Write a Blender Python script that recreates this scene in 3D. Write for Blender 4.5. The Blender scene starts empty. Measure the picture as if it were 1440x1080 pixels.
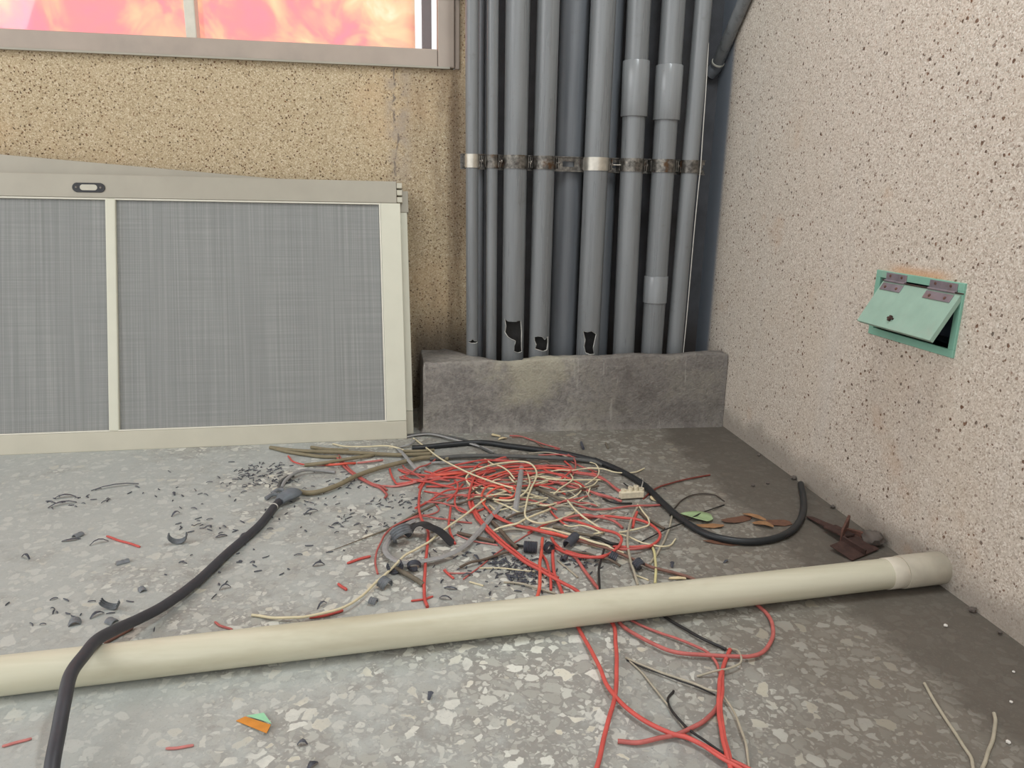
import bpy, bmesh, math, random
from mathutils import Vector, Matrix, noise

S = bpy.context.scene
COL = S.collection
# ------------------------------------------------------------------ camera
CAM_RIGHT=[0.990122, -0.138829, 0.019629]
CAM_UP=[0.015885, 0.250161, 0.968074]
CAM_FWD=[0.139307, 0.958199, -0.249895]
CAM_F=1019.676
cam = bpy.data.cameras.new('camera')
cam_ob = bpy.data.objects.new('camera', cam)
COL.objects.link(cam_ob)
_r, _u, _f = Vector(CAM_RIGHT), Vector(CAM_UP), Vector(CAM_FWD)
_m = Matrix((_r, _u, -_f)).transposed().to_4x4()
_m.translation = (0, 0, 0.62)
cam_ob.matrix_world = _m
cam.sensor_fit = 'HORIZONTAL'
cam.sensor_width = 36.0
cam.lens = 36.0 * CAM_F / 1440.0
cam.clip_start = 0.02
S.camera = cam_ob
# ------------------------------------------------------------------ world and light
S.view_settings.view_transform = 'Standard'
S.view_settings.look = 'None'
S.view_settings.exposure = EXPOSURE = 0.31
S.view_settings.gamma = 1.0
wd = bpy.data.worlds.new('overcast_sky')
S.world = wd
wd.use_nodes = True
bg = wd.node_tree.nodes['Background']
bg.inputs[0].default_value = (0.975, 0.99, 1.0, 1)
bg.inputs[1].default_value = 1.2

def area(name, loc, target, sx, sy, power, color=(1, 1, 1)):
    l = bpy.data.lights.new(name, 'AREA')
    l.shape = 'RECTANGLE'; l.size = sx; l.size_y = sy; l.energy = power; l.color = color
    o = bpy.data.objects.new(name, l); COL.objects.link(o)
    o.location = loc
    o.rotation_euler = (Vector(target) - Vector(loc)).to_track_quat('-Z', 'Y').to_euler()
    return o
area('open_stairwell_daylight', (-2.3, 0.1, 2.1), (0.3, 1.5, 0.1), 1.6, 1.4, 17, (0.98, 0.99, 1.0))
area('landing_ceiling_lamp', (0.50, 0.92, 2.05), (0.62, 0.95, 0.0), 0.7, 0.14, 13, (0.90, 0.97, 1.0))

# ------------------------------------------------------------------ node helpers
class NT:
    def __init__(s, name, rough=0.6, metal=0.0, spec=0.4):
        s.m = bpy.data.materials.new(name); s.m.use_nodes = True
        s.t = s.m.node_tree; s.n = s.t.nodes
        s.b = s.n['Principled BSDF']
        s.b.inputs['Roughness'].default_value = rough
        s.b.inputs['Metallic'].default_value = metal
        s.b.inputs['Specular IOR Level'].default_value = spec
        s.co = s.n.new('ShaderNodeTexCoord').outputs['Object']
    def l(s, a, b): s.t.links.new(a, b)
    def put(s, sock, v):
        if hasattr(v, 'is_output'): s.l(v, sock)
        elif isinstance(v, (tuple, list)) and len(v) == 3 and sock.type == 'RGBA': sock.default_value = (*v, 1)
        else: sock.default_value = v
    def map(s, scale=(1, 1, 1), src=None):
        n = s.n.new('ShaderNodeMapping'); s.l(src or s.co, n.inputs[0]); n.inputs['Scale'].default_value = scale
        return n.outputs[0]
    def noise(s, scale, detail=4, rough=0.55, src=None, dist=0.0):
        n = s.n.new('ShaderNodeTexNoise'); s.l(src or s.co, n.inputs['Vector'])
        n.inputs['Scale'].default_value = scale; n.inputs['Detail'].default_value = detail
        n.inputs['Roughness'].default_value = rough; n.inputs['Distortion'].default_value = dist
        return n.outputs['Fac']
    def warp(s, amount, scale):
        n = s.n.new('ShaderNodeTexNoise'); s.l(s.co, n.inputs['Vector']); n.inputs['Scale'].default_value = scale
        a = s.n.new('ShaderNodeVectorMath'); a.operation = 'SUBTRACT'; s.l(n.outputs['Color'], a.inputs[0]); a.inputs[1].default_value = (.5, .5, .5)
        b = s.n.new('ShaderNodeVectorMath'); b.operation = 'SCALE'; s.l(a.outputs[0], b.inputs[0]); b.inputs['Scale'].default_value = amount
        c = s.n.new('ShaderNodeVectorMath'); c.operation = 'ADD'; s.l(s.co, c.inputs[0]); s.l(b.outputs[0], c.inputs[1])
        return c.outputs[0]
    def voro(s, scale, src=None, feature='F1', rnd=1.0):
        n = s.n.new('ShaderNodeTexVoronoi'); n.feature = feature; s.l(src or s.co, n.inputs['Vector'])
        n.inputs['Scale'].default_value = scale; n.inputs['Randomness'].default_value = rnd
        return n
    def math(s, op, a, b=0.0, c=None, clamp=False):
        n = s.n.new('ShaderNodeMath'); n.operation = op; n.use_clamp = clamp
        s.put(n.inputs[0], a); s.put(n.inputs[1], b)
        if c is not None: s.put(n.inputs[2], c)
        return n.outputs[0]
    def step(s, v, lo, hi):
        n = s.n.new('ShaderNodeMapRange'); n.interpolation_type = 'SMOOTHSTEP'
        s.put(n.inputs[0], v); n.inputs[1].default_value = lo; n.inputs[2].default_value = hi
        return n.outputs[0]
    def ramp(s, v, stops):
        n = s.n.new('ShaderNodeValToRGB'); s.put(n.inputs[0], v)
        e = n.color_ramp.elements
        while len(e) < len(stops): e.new(0.5)
        for k, (p, c) in enumerate(stops): e[k].position = p; e[k].color = (*c, 1)
        return n.outputs[0]
    def mix(s, f, a, b, mode='MIX'):
        n = s.n.new('ShaderNodeMix'); n.data_type = 'RGBA'; n.blend_type = mode
        s.put(n.inputs[0], f); s.put(n.inputs[6], a); s.put(n.inputs[7], b)
        return n.outputs[2]
    def sep(s, v):
        n = s.n.new('ShaderNodeSeparateXYZ'); s.l(v, n.inputs[0]); return n.outputs
    def color(s, c): s.put(s.b.inputs['Base Color'], c)
    def bump(s, h, strength=0.3, dist=0.002):
        n = s.n.new('ShaderNodeBump'); s.put(n.inputs['Height'], h)
        n.inputs['Strength'].default_value = strength; n.inputs['Distance'].default_value = dist
        s.l(n.outputs[0], s.b.inputs['Normal'])
    def rough(s, v): s.put(s.b.inputs['Roughness'], v)

def srgb(r, g, b):
    f = lambda c: (c/255/12.92 if c/255 <= 0.04045 else ((c/255 + 0.055)/1.055)**2.4)
    return (f(r), f(g), f(b))

def simple(name, rgb, rough=0.5, var=0.25, scale=60, metal=0.0, spec=0.4, dirt=None):
    k = NT(name, rough, metal, spec)
    c = srgb(*rgb)
    n = k.noise(scale, 4)
    lo = tuple(x*(1-var) for x in c); hi = tuple(min(1, x*(1+var*0.6)) for x in c)
    out = k.ramp(n, [(0.3, lo), (0.7, hi)])
    if dirt:
        d = k.step(k.noise(scale*0.35, 5, 0.6), 0.52, 0.72)
        out = k.mix(k.math('MULTIPLY', d, 0.6), out, srgb(*dirt))
    k.color(out); k.bump(n, 0.08, 0.001)
    return k.m

M = {}
# washed pebble render (back wall, with bare cement and painted shade behind the pipes)
def pebble(name, cols, dot, smear, recess):
    k = NT(name, 0.85, 0, 0.2)
    wp = k.warp(0.006, 160)
    g = k.voro(400, wp)
    gr = k.sep(g.outputs['Color'])[0]
    base = k.ramp(gr, [(0.0, srgb(*cols[0])), (0.35, srgb(*cols[1])), (0.75, srgb(*cols[2])), (1.0, srgb(*cols[3]))])
    big = k.noise(3.2, 5, 0.6)
    base = k.mix(k.step(big, 0.45, 0.72), base, k.mix(0.5, base, srgb(*cols[4])))
    d = k.voro(118 if recess else 92, wp)
    keep = k.sep(d.outputs['Color'])
    rad = k.math('MULTIPLY_ADD', keep[1], 0.17, 0.13)
    m = k.math('MULTIPLY', k.math('LESS_THAN', d.outputs['Distance'], rad), k.math('GREATER_THAN', keep[0], 0.30))
    d2 = k.voro(150, wp)
    k2 = k.sep(d2.outputs['Color'])
    m2 = k.math('MULTIPLY', k.math('LESS_THAN', d2.outputs['Distance'], 0.26), k.math('GREATER_THAN', k2[0], 0.62))
    x, y, z = k.sep(k.co)
    film = k.step(k.noise(9, 5, 0.65), 0.42, 0.66)
    dots = k.math('MULTIPLY', k.math('MAXIMUM', m, k.math('MULTIPLY', m2, 0.6)), k.math('MULTIPLY_ADD', film, -0.40, 0.92))
    c = k.mix(dots, base, k.mix(k2[1], srgb(*dot), srgb(dot[0]+45, dot[1]+22, dot[2]+10)))
    if recess:
        wob = k.math('MULTIPLY_ADD', k.noise(5, 4), 0.10, -0.05)
        xs = k.math('ADD', x, wob)
        # brown stains that run down the wall beside the pipes
        st = k.noise(14, 4, 0.6, k.map((1, 1, 0.12)))
        stain = k.math('MULTIPLY', k.step(xs, -0.06, 0.10), k.step(st, 0.30, 0.66))
        c = k.mix(k.math('MULTIPLY', stain, 0.62), c, srgb(92, 72, 60))
        # grey cement smear below the window corner, with a thin crack
        band = k.math('MULTIPLY', k.step(k.math('ABSOLUTE', k.math('ADD', x, 0.02)), 0.045, 0.012), k.step(k.noise(26, 5), 0.36, 0.58))
        band = k.math('MULTIPLY', band, k.step(z, 0.50, 0.80))
        c = k.mix(k.math('MULTIPLY', band, 0.7), c, srgb(165, 152, 138))
        crack = k.step(k.math('ABSOLUTE', k.math('ADD', k.math('ADD', x, 0.028), k.math('MULTIPLY_ADD', k.noise(16, 3), 0.04, -0.02))), 0.0045, 0.0012)
        crack = k.math('MULTIPLY', crack, k.math('MULTIPLY', k.step(z, 0.60, 0.72), k.step(k.noise(40, 3), 0.40, 0.55)))
        c = k.mix(k.math('MULTIPLY', crack, 0.75), c, srgb(105, 96, 92))
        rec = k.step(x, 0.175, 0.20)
        c = k.mix(rec, c, k.mix(k.noise(20, 4), srgb(66, 65, 66), srgb(92, 93, 97)))  # bare cement, its grey darkened to paint in the shade between pipes
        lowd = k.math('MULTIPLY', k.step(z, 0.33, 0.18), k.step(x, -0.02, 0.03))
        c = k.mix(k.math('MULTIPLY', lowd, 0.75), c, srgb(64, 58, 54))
    else:
        st = k.noise(9, 4, 0.6, k.map((1, 1, 0.10)))
        c = k.mix(k.math('MULTIPLY', k.step(st, 0.52, 0.75), 0.35), c, srgb(*smear))
        lowd = k.math('MULTIPLY', k.step(k.math('ADD', z, k.math('MULTIPLY_ADD', k.noise(12, 4), 0.10, -0.05)), 0.085, 0.02), 0.75)
        c = k.mix(lowd, c, srgb(146, 138, 128))
        rst = k.math('MULTIPLY', k.step(k.noise(6.5, 4), 0.60, 0.74), 0.25)
        c = k.mix(rst, c, srgb(176, 132, 92))
        # orange stain above the hatch
        sy = k.step(k.math('ABSOLUTE', k.math('SUBTRACT', y, 1.16)), 0.10, 0.04)
        sz = k.math('MULTIPLY', k.step(z, 0.492, 0.500), k.step(z, 0.522, 0.503))
        c = k.mix(k.math('MULTIPLY', k.math('MULTIPLY', sy, sz), 0.7), c, srgb(196, 150, 110))
        rec = k.step(y, 2.0, 2.03)
        c = k.mix(rec, c, srgb(128, 134, 142))
    k.color(c)
    k.bump(k.math('ADD', k.math('MULTIPLY', g.outputs['Distance'], -1.0), k.math('MULTIPLY', m, -0.6)), 0.22, 0.002)
    return k.m
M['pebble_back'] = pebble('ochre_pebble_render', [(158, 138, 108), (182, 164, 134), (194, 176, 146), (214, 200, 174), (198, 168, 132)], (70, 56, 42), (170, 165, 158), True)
M['pebble_right'] = pebble('pinkish_pebble_render', [(166, 153, 140), (191, 180, 166), (202, 191, 178), (218, 210, 199), (194, 180, 162)], (66, 54, 44), (196, 190, 182), False)

# terrazzo
k = NT('grey_terrazzo', 0.62, 0, 0.35)
wp = k.warp(0.014, 60)
def chips(scale, keep, lo, hi):
    v = k.voro(scale, wp); e = k.voro(scale, wp, 'DISTANCE_TO_EDGE'); c = k.sep(v.outputs['Color'])
    m = k.step(k.math('SUBTRACT', e.outputs['Distance'], k.math('MULTIPLY', c[1], 0.16)), lo, hi)
    return k.math('MULTIPLY', m, k.math('GREATER_THAN', c[0], keep)), c[2]
ch1, t1 = chips(50, 0.36, 0.03, 0.09)
ch2, t2 = chips(92, 0.40, 0.03, 0.11)
ch3, t3 = chips(180, 0.50, 0.03, 0.16)
tone = k.mix(ch1, k.mix(ch2, t3, t2), t1)
chipc = k.ramp(tone, [(0.0, srgb(176, 177, 168)), (0.5, srgb(198, 199, 190)), (0.92, srgb(220, 221, 212)), (1.0, srgb(204, 199, 180))])
n1 = k.noise(7, 6, 0.6); n2 = k.noise(120, 3); n3 = k.noise(300, 2); n4 = k.noise(34, 6, 0.75)
x, y, z = k.sep(k.co)
# thin cement film trodden over the chips: thick to the left, worn through in patches
film = k.step(k.math('ADD', k.math('MULTIPLY_ADD', k.noise(4.6, 5, 0.62), 1.5, -0.36), k.math('MULTIPLY_ADD', x, -0.38, k.math('MULTIPLY_ADD', n4, 0.7, -0.35))), 0.20, 0.64)
vary = k.math('MULTIPLY_ADD', tone, 0.6, 0.40)
cover = k.math('MULTIPLY_ADD', film, -0.66, 0.98)
chip = k.math('MULTIPLY', k.math('MULTIPLY', vary, cover), k.math('MAXIMUM', ch1, k.math('MAXIMUM', k.math('MULTIPLY', ch2, 0.92), k.math('MULTIPLY', ch3, 0.55))))
bare = k.mix(n2, srgb(132, 130, 124), srgb(150, 148, 142))
filmc = k.mix(n4, srgb(158, 162, 159), srgb(180, 184, 180))
matrix = k.mix(k.math('MULTIPLY_ADD', film, 0.85, 0.08), bare, filmc)
c = k.mix(chip, matrix, chipc)
# brown grime, thick along the right wall and near the curb
wob = k.math('MULTIPLY_ADD', n1, 0.40, -0.20)
gx = k.step(k.math('ADD', x, wob), 0.18, 0.62)
gy = k.math('MULTIPLY', k.step(k.math('ADD', y, wob), 1.00, 1.70), k.step(k.math('ADD', x, wob), -0.22, 0.34))
gr = k.math('MAXIMUM', k.math('MULTIPLY', gx, 0.72), k.math('MULTIPLY', gy, 0.64))
c = k.mix(gr, c, srgb(94, 84, 72))
# plain mortar strip along the foot of the right wall
edge = k.step(k.math('ADD', x, k.math('MULTIPLY_ADD', k.noise(9, 5, 0.65), 0.16, -0.08)), 0.655, 0.715)
strip = k.mix(k.noise(30, 6, 0.7), srgb(74, 68, 61), srgb(96, 89, 81))
c = k.mix(k.math('MULTIPLY', edge, 0.82), c, strip)
specks = k.math('MULTIPLY', k.step(k.noise(210, 3, 0.6), 0.66, 0.72), k.step(k.noise(6, 3), 0.42, 0.62))
c = k.mix(k.math('MULTIPLY', specks, 0.6), c, srgb(80, 80, 84))
c = k.mix(k.math('MULTIPLY', k.step(n3, 0.60, 0.70), 0.25), c, srgb(120, 117, 110))
k.color(c); k.rough(k.math('MULTIPLY_ADD', n1, 0.25, 0.50)); k.bump(k.math('ADD', k.math('MULTIPLY', chip, 0.4), n2), 0.10, 0.001)
M['terrazzo'] = k.m

# raw concrete of the curb
k = NT('raw_concrete', 0.85, 0, 0.25)
n = k.noise(7, 8, 0.7, dist=0.5); f = k.noise(70, 8, 0.8); st = k.noise(16, 5, 0.65, k.map((1, 1, 0.5)))
c = k.ramp(n, [(0.28, srgb(104, 99, 95)), (0.5, srgb(138, 133, 128)), (0.72, srgb(160, 155, 142))])
c = k.mix(k.math('MULTIPLY', k.step(f, 0.48, 0.64), 0.5), c, srgb(166, 160, 150))
c = k.mix(k.math('MULTIPLY', k.step(f, 0.50, 0.36), 0.5), c, srgb(92, 86, 82))
c = k.mix(k.math('MULTIPLY', k.step(k.math('ADD', k.sep(k.co)[0], k.math('MULTIPLY_ADD', n, 0.5, -0.25)), 0.42, 0.60), 0.4), c, srgb(92, 84, 78))
c = k.mix(k.math('MULTIPLY', k.step(st, 0.55, 0.70), 0.55), c, srgb(94, 88, 84))
x, y, z = k.sep(k.co)
ol = k.math('MULTIPLY', k.step(k.math('ABSOLUTE', k.math('SUBTRACT', k.math('ADD', x, k.math('MULTIPLY_ADD', k.noise(11, 5, 0.7), 0.3, -0.15)), 0.33)), 0.13, 0.04), k.step(k.math('ADD', z, k.math('MULTIPLY_ADD', k.noise(14, 5), 0.16, -0.08)), 0.06, 0.12))
c = k.mix(k.math('MULTIPLY', ol, 0.55), c, srgb(176, 170, 148))
scr = k.math('MULTIPLY', k.step(k.noise(26, 3, 0.5, k.map((1.6, 1, 0.22))), 0.68, 0.72), 0.25)
c = k.mix(scr, c, srgb(188, 184, 174))
k.color(c); k.bump(k.math('ADD', f, k.noise(180, 3)), 0.7, 0.005)
M['concrete'] = k.m

# grey plastic pipe paint with streaky dust
def pvc(name, rgb, rough=0.38):
    k = NT(name, rough, 0, 0.5)
    st = k.noise(40, 4, 0.6, k.map((1, 1, 0.06)))
    c = k.mix(k.step(st, 0.35, 0.7), srgb(*[v-7 for v in rgb]), srgb(*[v+7 for v in rgb]))
    c = k.mix(k.math('MULTIPLY', k.step(k.noise(18, 5, 0.7), 0.60, 0.75), 0.4), c, srgb(96, 92, 88))
    c = k.mix(k.math('MULTIPLY', k.step(k.noise(260, 2), 0.70, 0.76), 0.5), c, srgb(70, 66, 62))
    k.color(c); k.rough(k.math('MULTIPLY_ADD', st, 0.25, rough-0.1))
    return k.m
M['pvc'] = pvc('grey_pvc', (117, 119, 120), 0.27)
M['pvc_dark'] = pvc('darker_grey_pvc', (106, 109, 113))
M['pvc_joint'] = pvc('grey_pvc_joint', (128, 130, 131), 0.20)
M['hole_shade'] = simple('shaded_pipe_inside', (84, 82, 80), 0.8, 0.2)  # dark grey that stands for shade inside the torn pipes
M['torn'] = simple('torn_pale_plastic', (190, 188, 180), 0.6, 0.2)
M['beige_pvc'] = None
k = NT('beige_pvc', 0.42, 0, 0.4)
st = k.noise(30, 4, 0.6, k.map((0.06, 1, 1)))
c = k.mix(k.step(st, 0.3, 0.7), srgb(194, 190, 167), srgb(210, 206, 186))
c = k.mix(k.math('MULTIPLY', k.step(k.noise(11, 5, 0.65, k.map((0.3, 1, 1))), 0.52, 0.72), 0.3), c, srgb(158, 146, 120))
k.color(c)
M['beige_pvc'] = k.m
M['beige_joint'] = simple('dusty_beige_joint', (172, 164, 148), 0.6, 0.12, 30, dirt=(140, 128, 112))
M['tape'] = simple('pale_tape', (196, 188, 172), 0.55, 0.08)

# metals
k = NT('galvanised_steel', 0.42, 0.75, 0.5)
c = k.ramp(k.noise(70, 5, 0.65), [(0.35, srgb(70, 66, 62)), (0.55, srgb(120, 116, 110)), (0.75, srgb(168, 160, 148))])
c = k.mix(k.step(k.noise(28, 4), 0.58, 0.70), c, srgb(92, 70, 52))
k.color(c); k.rough(k.math('MULTIPLY_ADD', k.noise(70), 0.4, 0.25))
M['galv'] = k.m
M['galv_clean'] = simple('clean_zinc', (196, 190, 178), 0.35, 0.2, 50, 0.7)
M['screw'] = simple('dull_screw', (110, 104, 98), 0.4, 0.3, 80, 0.7)
M['hinge'] = simple('dull_hinge_steel', (138, 128, 134), 0.42, 0.2, 50, 0.35, dirt=(150, 110, 90))
M['rust'] = simple('rusty_iron', (96, 66, 56), 0.85, 0.4, 90)
M['dark_rust'] = simple('dark_rust', (66, 46, 40), 0.85, 0.4, 90)
# window aluminium
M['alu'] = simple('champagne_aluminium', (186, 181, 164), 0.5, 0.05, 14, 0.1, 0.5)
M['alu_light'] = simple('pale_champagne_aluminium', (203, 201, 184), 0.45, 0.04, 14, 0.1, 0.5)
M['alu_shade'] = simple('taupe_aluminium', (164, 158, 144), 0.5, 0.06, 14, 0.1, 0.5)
M['win_alu'] = simple('dusty_window_aluminium', (172, 158, 146), 0.55, 0.08, 10, 0.05, 0.4, dirt=(140, 132, 124))
M['gasket'] = simple('pale_gasket', (214, 210, 196), 0.5, 0.05)
M['black_plastic'] = simple('black_plastic', (44, 44, 47), 0.45, 0.25, 90)
M['pale_slot'] = simple('pale_slot', (188, 184, 170), 0.5, 0.06)
M['dark_bar'] = simple('dark_bar', (104, 86, 86), 0.6, 0.1)
# screen gauze
k = NT('insect_gauze', 0.8, 0, 0.2)
a = k.noise(1.0, 2, 0.5, k.map((300, 300, 2.5))); b = k.noise(1.0, 2, 0.5, k.map((5, 5, 480)))
wv = k.math('MULTIPLY_ADD', a, 0.62, k.math('MULTIPLY', b, 0.38))
k.color(k.ramp(wv, [(0.34, srgb(147, 148, 146)), (0.5, srgb(157, 158, 156)), (0.68, srgb(172, 173, 169))]))
tr = k.n.new('ShaderNodeBsdfTransparent'); mx = k.n.new('ShaderNodeMixShader')
k.put(mx.inputs[0], k.math('MULTIPLY_ADD', wv, 0.15, 0.60, clamp=True)); k.l(tr.outputs[0], mx.inputs[1]); k.l(k.b.outputs[0], mx.inputs[2])
k.l(mx.outputs[0], k.n['Material Output'].inputs[0])
M['gauze'] = k.m
# pane of the window
k = NT('window_glass', 0.05)
tr = k.n.new('ShaderNodeBsdfTransparent'); gl = k.n.new('ShaderNodeBsdfGlossy'); gl.inputs['Roughness'].default_value = 0.03
mx = k.n.new('ShaderNodeMixShader'); mx.inputs[0].default_value = 0.05
k.l(tr.outputs[0], mx.inputs[1]); k.l(gl.outputs[0], mx.inputs[2]); k.l(mx.outputs[0], k.n['Material Output'].inputs[0])
M['glass'] = k.m
# mottled translucent sheet outside
k = NT('mottled_pink_sheet', 0.8, 0, 0.1)
n = k.noise(7.0, 6, 0.6, dist=0.8)
c = k.ramp(n, [(0.30, srgb(253, 182, 196)), (0.42, srgb(254, 186, 186)), (0.52, srgb(255, 210, 188)), (0.62, srgb(255, 226, 196)), (0.74, srgb(255, 246, 228))])
tl = k.n.new('ShaderNodeBsdfTranslucent'); k.l(c, tl.inputs[0])
df = k.n.new('ShaderNodeBsdfDiffuse'); k.l(c, df.inputs[0])
mx = k.n.new('ShaderNodeMixShader'); mx.inputs[0].default_value = 0.85
k.l(df.outputs[0], mx.inputs[1]); k.l(tl.outputs[0], mx.inputs[2]); k.l(mx.outputs[0], k.n['Material Output'].inputs[0])
M['sheet'] = k.m
# hatch
M['green'] = simple('weathered_green_paint', (126, 172, 152), 0.6, 0.08, 30, dirt=(146, 160, 146))
M['green_door'] = simple('greyed_green_paint', (142, 168, 152), 0.6, 0.08, 40, dirt=(150, 158, 146))
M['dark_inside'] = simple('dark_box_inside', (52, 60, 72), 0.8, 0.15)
# wires
M['red_wire'] = simple('red_wire_sheath', (196, 84, 76), 0.45, 0.15, 60)
M['red_bright_wire'] = simple('bright_red_wire_sheath', (216, 96, 78), 0.45, 0.12, 60)
M['red_dull_wire'] = simple('faded_red_wire_sheath', (178, 96, 90), 0.55, 0.2, 60)
M['pink_wire'] = simple('pinkish_wire_sheath', (194, 120, 114), 0.55, 0.15, 60)
M['maroon_wire'] = simple('dark_red_wire_sheath', (122, 58, 50), 0.5, 0.2, 60)
M['rust_wire'] = simple('brown_red_wire_sheath', (128, 92, 80), 0.6, 0.2, 60)
M['cream_wire'] = simple('cream_wire_sheath', (216, 205, 172), 0.5, 0.12, 60)
M['yellow_wire'] = simple('pale_yellow_wire_sheath', (206, 198, 146), 0.5, 0.12, 60)
M['greige_wire'] = simple('greige_wire_sheath', (168, 160, 142), 0.5, 0.15, 60)
M['khaki_wire'] = simple('dusty_khaki_sheath', (132, 122, 98), 0.7, 0.15, 60)
M['khaki_dark_wire'] = simple('dark_khaki_sheath', (112, 104, 90), 0.7, 0.2, 60)
M['brown_wire'] = simple('dusty_brown_sheath', (100, 86, 74), 0.7, 0.2, 60)
M['dark_brown_wire'] = simple('dark_brown_sheath', (66, 58, 52), 0.6, 0.2, 60)
M['dark_grey_wire'] = simple('dark_grey_sheath', (86, 86, 84), 0.6, 0.15, 60)
M['grey_ribbed_wire'] = simple('light_grey_sheath', (148, 147, 146), 0.5, 0.15, 60)
M['black_wire'] = simple('black_wire_sheath', (40, 38, 38), 0.5, 0.2, 60)
M['black_rubber_wire'] = simple('black_rubber', (38, 40, 42), 0.42, 0.15, 60)
M['charcoal_rubber_wire'] = simple('dusty_black_rubber', (62, 62, 67), 0.48, 0.12, 60)
M['white_plastic_wire'] = simple('milky_plastic', (170, 165, 158), 0.5, 0.1, 60)
M['grey_tape'] = simple('grey_tape', (104, 110, 116), 0.5, 0.15, 60)
M['scrap'] = simple('black_plastic_scrap', (70, 72, 80), 0.42, 0.3, 90)
M['scrap_grey'] = simple('grey_plastic_scrap', (116, 120, 124), 0.45, 0.3, 90)
M['leaf'] = simple('green_leaf', (150, 172, 128), 0.5, 0.12, 40)
M['dry_leaf'] = simple('dry_leaf', (150, 112, 78), 0.7, 0.25, 60)
M['dry_leaf_dark'] = simple('dark_dry_leaf', (106, 74, 58), 0.7, 0.25, 60)
M['orange_paper'] = simple('orange_paper', (206, 136, 56), 0.6, 0.12, 90)
M['mint_paper'] = simple('mint_paper', (150, 208, 168), 0.6, 0.08, 90)
M['paper'] = simple('stained_paper', (214, 198, 160), 0.7, 0.15, 120, dirt=(160, 100, 70))
M['white_chunk'] = simple('cracked_white_plastic', (214, 204, 180), 0.6, 0.15, 90, dirt=(140, 124, 96))
M['crumb'] = simple('white_plaster_crumb', (206, 202, 194), 0.8, 0.1)
M['stone'] = simple('dusty_lump', (92, 84, 78), 0.85, 0.2, 40)

# ------------------------------------------------------------------ mesh helpers
def finish(name, bm, mat, parent=None, smooth=False, loc=None):
    bmesh.ops.recalc_face_normals(bm, faces=bm.faces)
    me = bpy.data.meshes.new(name); bm.to_mesh(me); bm.free()
    if smooth:
        for p in me.polygons: p.use_smooth = True
        try: me.set_sharp_from_angle(angle=math.radians(40))
        except Exception: pass
    o = bpy.data.objects.new(name, me); COL.objects.link(o)
    me.materials.append(M[mat])
    if parent is not None: o.parent = parent
    if loc is not None: o.location = loc
    return o
def tag(o, label, cat, group=None, kind=None):
    if label: o['label'] = label
    if cat: o['category'] = cat
    if group: o['group'] = group
    if kind: o['kind'] = kind
    return o
def thing(name, label, cat, loc=(0, 0, 0), group=None, mat=None):
    o = bpy.data.objects.new(name, None); COL.objects.link(o)
    o.empty_display_size = 0.02
    if mat is not None: o.matrix_world = mat
    else: o.location = loc
    return tag(o, label, cat, group)
def box(bm, a, b, bevel=0.0, seg=1):
    v = [bm.verts.new((x, y, z)) for x in (a[0], b[0]) for y in (a[1], b[1]) for z in (a[2], b[2])]
    fs = [bm.faces.new([v[i] for i in q]) for q in ((0, 1, 3, 2), (4, 6, 7, 5), (0, 4, 5, 1), (2, 3, 7, 6), (0, 2, 6, 4), (1, 5, 7, 3))]
    if bevel:
        es = list({e for f in fs for e in f.edges})
        bmesh.ops.bevel(bm, geom=es, offset=bevel, segments=seg, affect='EDGES', profile=0.5)
    return bm
def frames(P):
    T = []
    for i in range(len(P)):
        a = P[max(0, i-1)]; b = P[min(len(P)-1, i+1)]
        t = (b-a); T.append(t.normalized() if t.length > 1e-9 else Vector((1, 0, 0)))
    N = []; n = T[0].cross(Vector((0, 0, 1)))
    if n.length < 1e-3: n = T[0].cross(Vector((0, 1, 0)))
    n.normalize()
    for t in T:
        n = n - t*n.dot(t)
        n = n.normalized() if n.length > 1e-6 else t.orthogonal().normalized()
        N.append(n)
    return T, N
def spline(P, n):
    P = [Vector(p) for p in P]
    if len(P) < 3: return P
    Q = [2*P[0]-P[1]] + P + [2*P[-1]-P[-2]]; out = []
    for i in range(1, len(Q)-2):
        a, b, c, d = Q[i-1:i+3]
        for j in range(n):
            t = j/n
            out.append(0.5*((2*b)+(c-a)*t+(2*a-5*b+4*c-d)*t*t+(3*b-a-3*c+d)*t**3))
    out.append(P[-1]); return out
def tube(bm, P, r, sides=8, prof=None, radii=None, cap=True):
    """sweep a round or ribbed section along a path"""
    T, N = frames(P); rings = []
    for i, p in enumerate(P):
        t, n = T[i], N[i]; b = t.cross(n)
        rr = radii[i] if radii else r
        ring = []
        for k in range(sides):
            a = 2*math.pi*k/sides
            if prof: u, w = prof(a); u *= rr; w *= rr
            else: u, w = rr*math.cos(a), rr*math.sin(a)
            ring.append(bm.verts.new(p + n*u + b*w))
        rings.append(ring)
    for i in range(len(rings)-1):
        for k in range(sides):
            bm.faces.new((rings[i][k], rings[i][(k+1) % sides], rings[i+1][(k+1) % sides], rings[i+1][k]))
    if cap:
        bm.faces.new(rings[0][::-1]); bm.faces.new(rings[-1])
    return rings
def lathe(bm, prof, seg=32, axis='Z', center=(0, 0, 0), closed=False):
    """prof: list of (radius, height)"""
    rings = []
    c = Vector(center)
    for r, h in prof:
        ring = []
        for k in range(seg):
            a = 2*math.pi*k/seg
            v = {'Z': Vector((r*math.cos(a), r*math.sin(a), h)), 'X': Vector((h, r*math.cos(a), r*math.sin(a))), 'Y': Vector((r*math.sin(a), h, r*math.cos(a)))}[axis]
            ring.append(bm.verts.new(c + v))
        rings.append(ring)
    R = rings + ([rings[0]] if closed else [])
    for i in range(len(R)-1):
        for k in range(seg):
            bm.faces.new((R[i][k], R[i][(k+1) % seg], R[i+1][(k+1) % seg], R[i+1][k]))
    if not closed:
        if prof[0][0] > 1e-6: bm.faces.new(rings[0][::-1])
        if prof[-1][0] > 1e-6: bm.faces.new(rings[-1])
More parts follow.
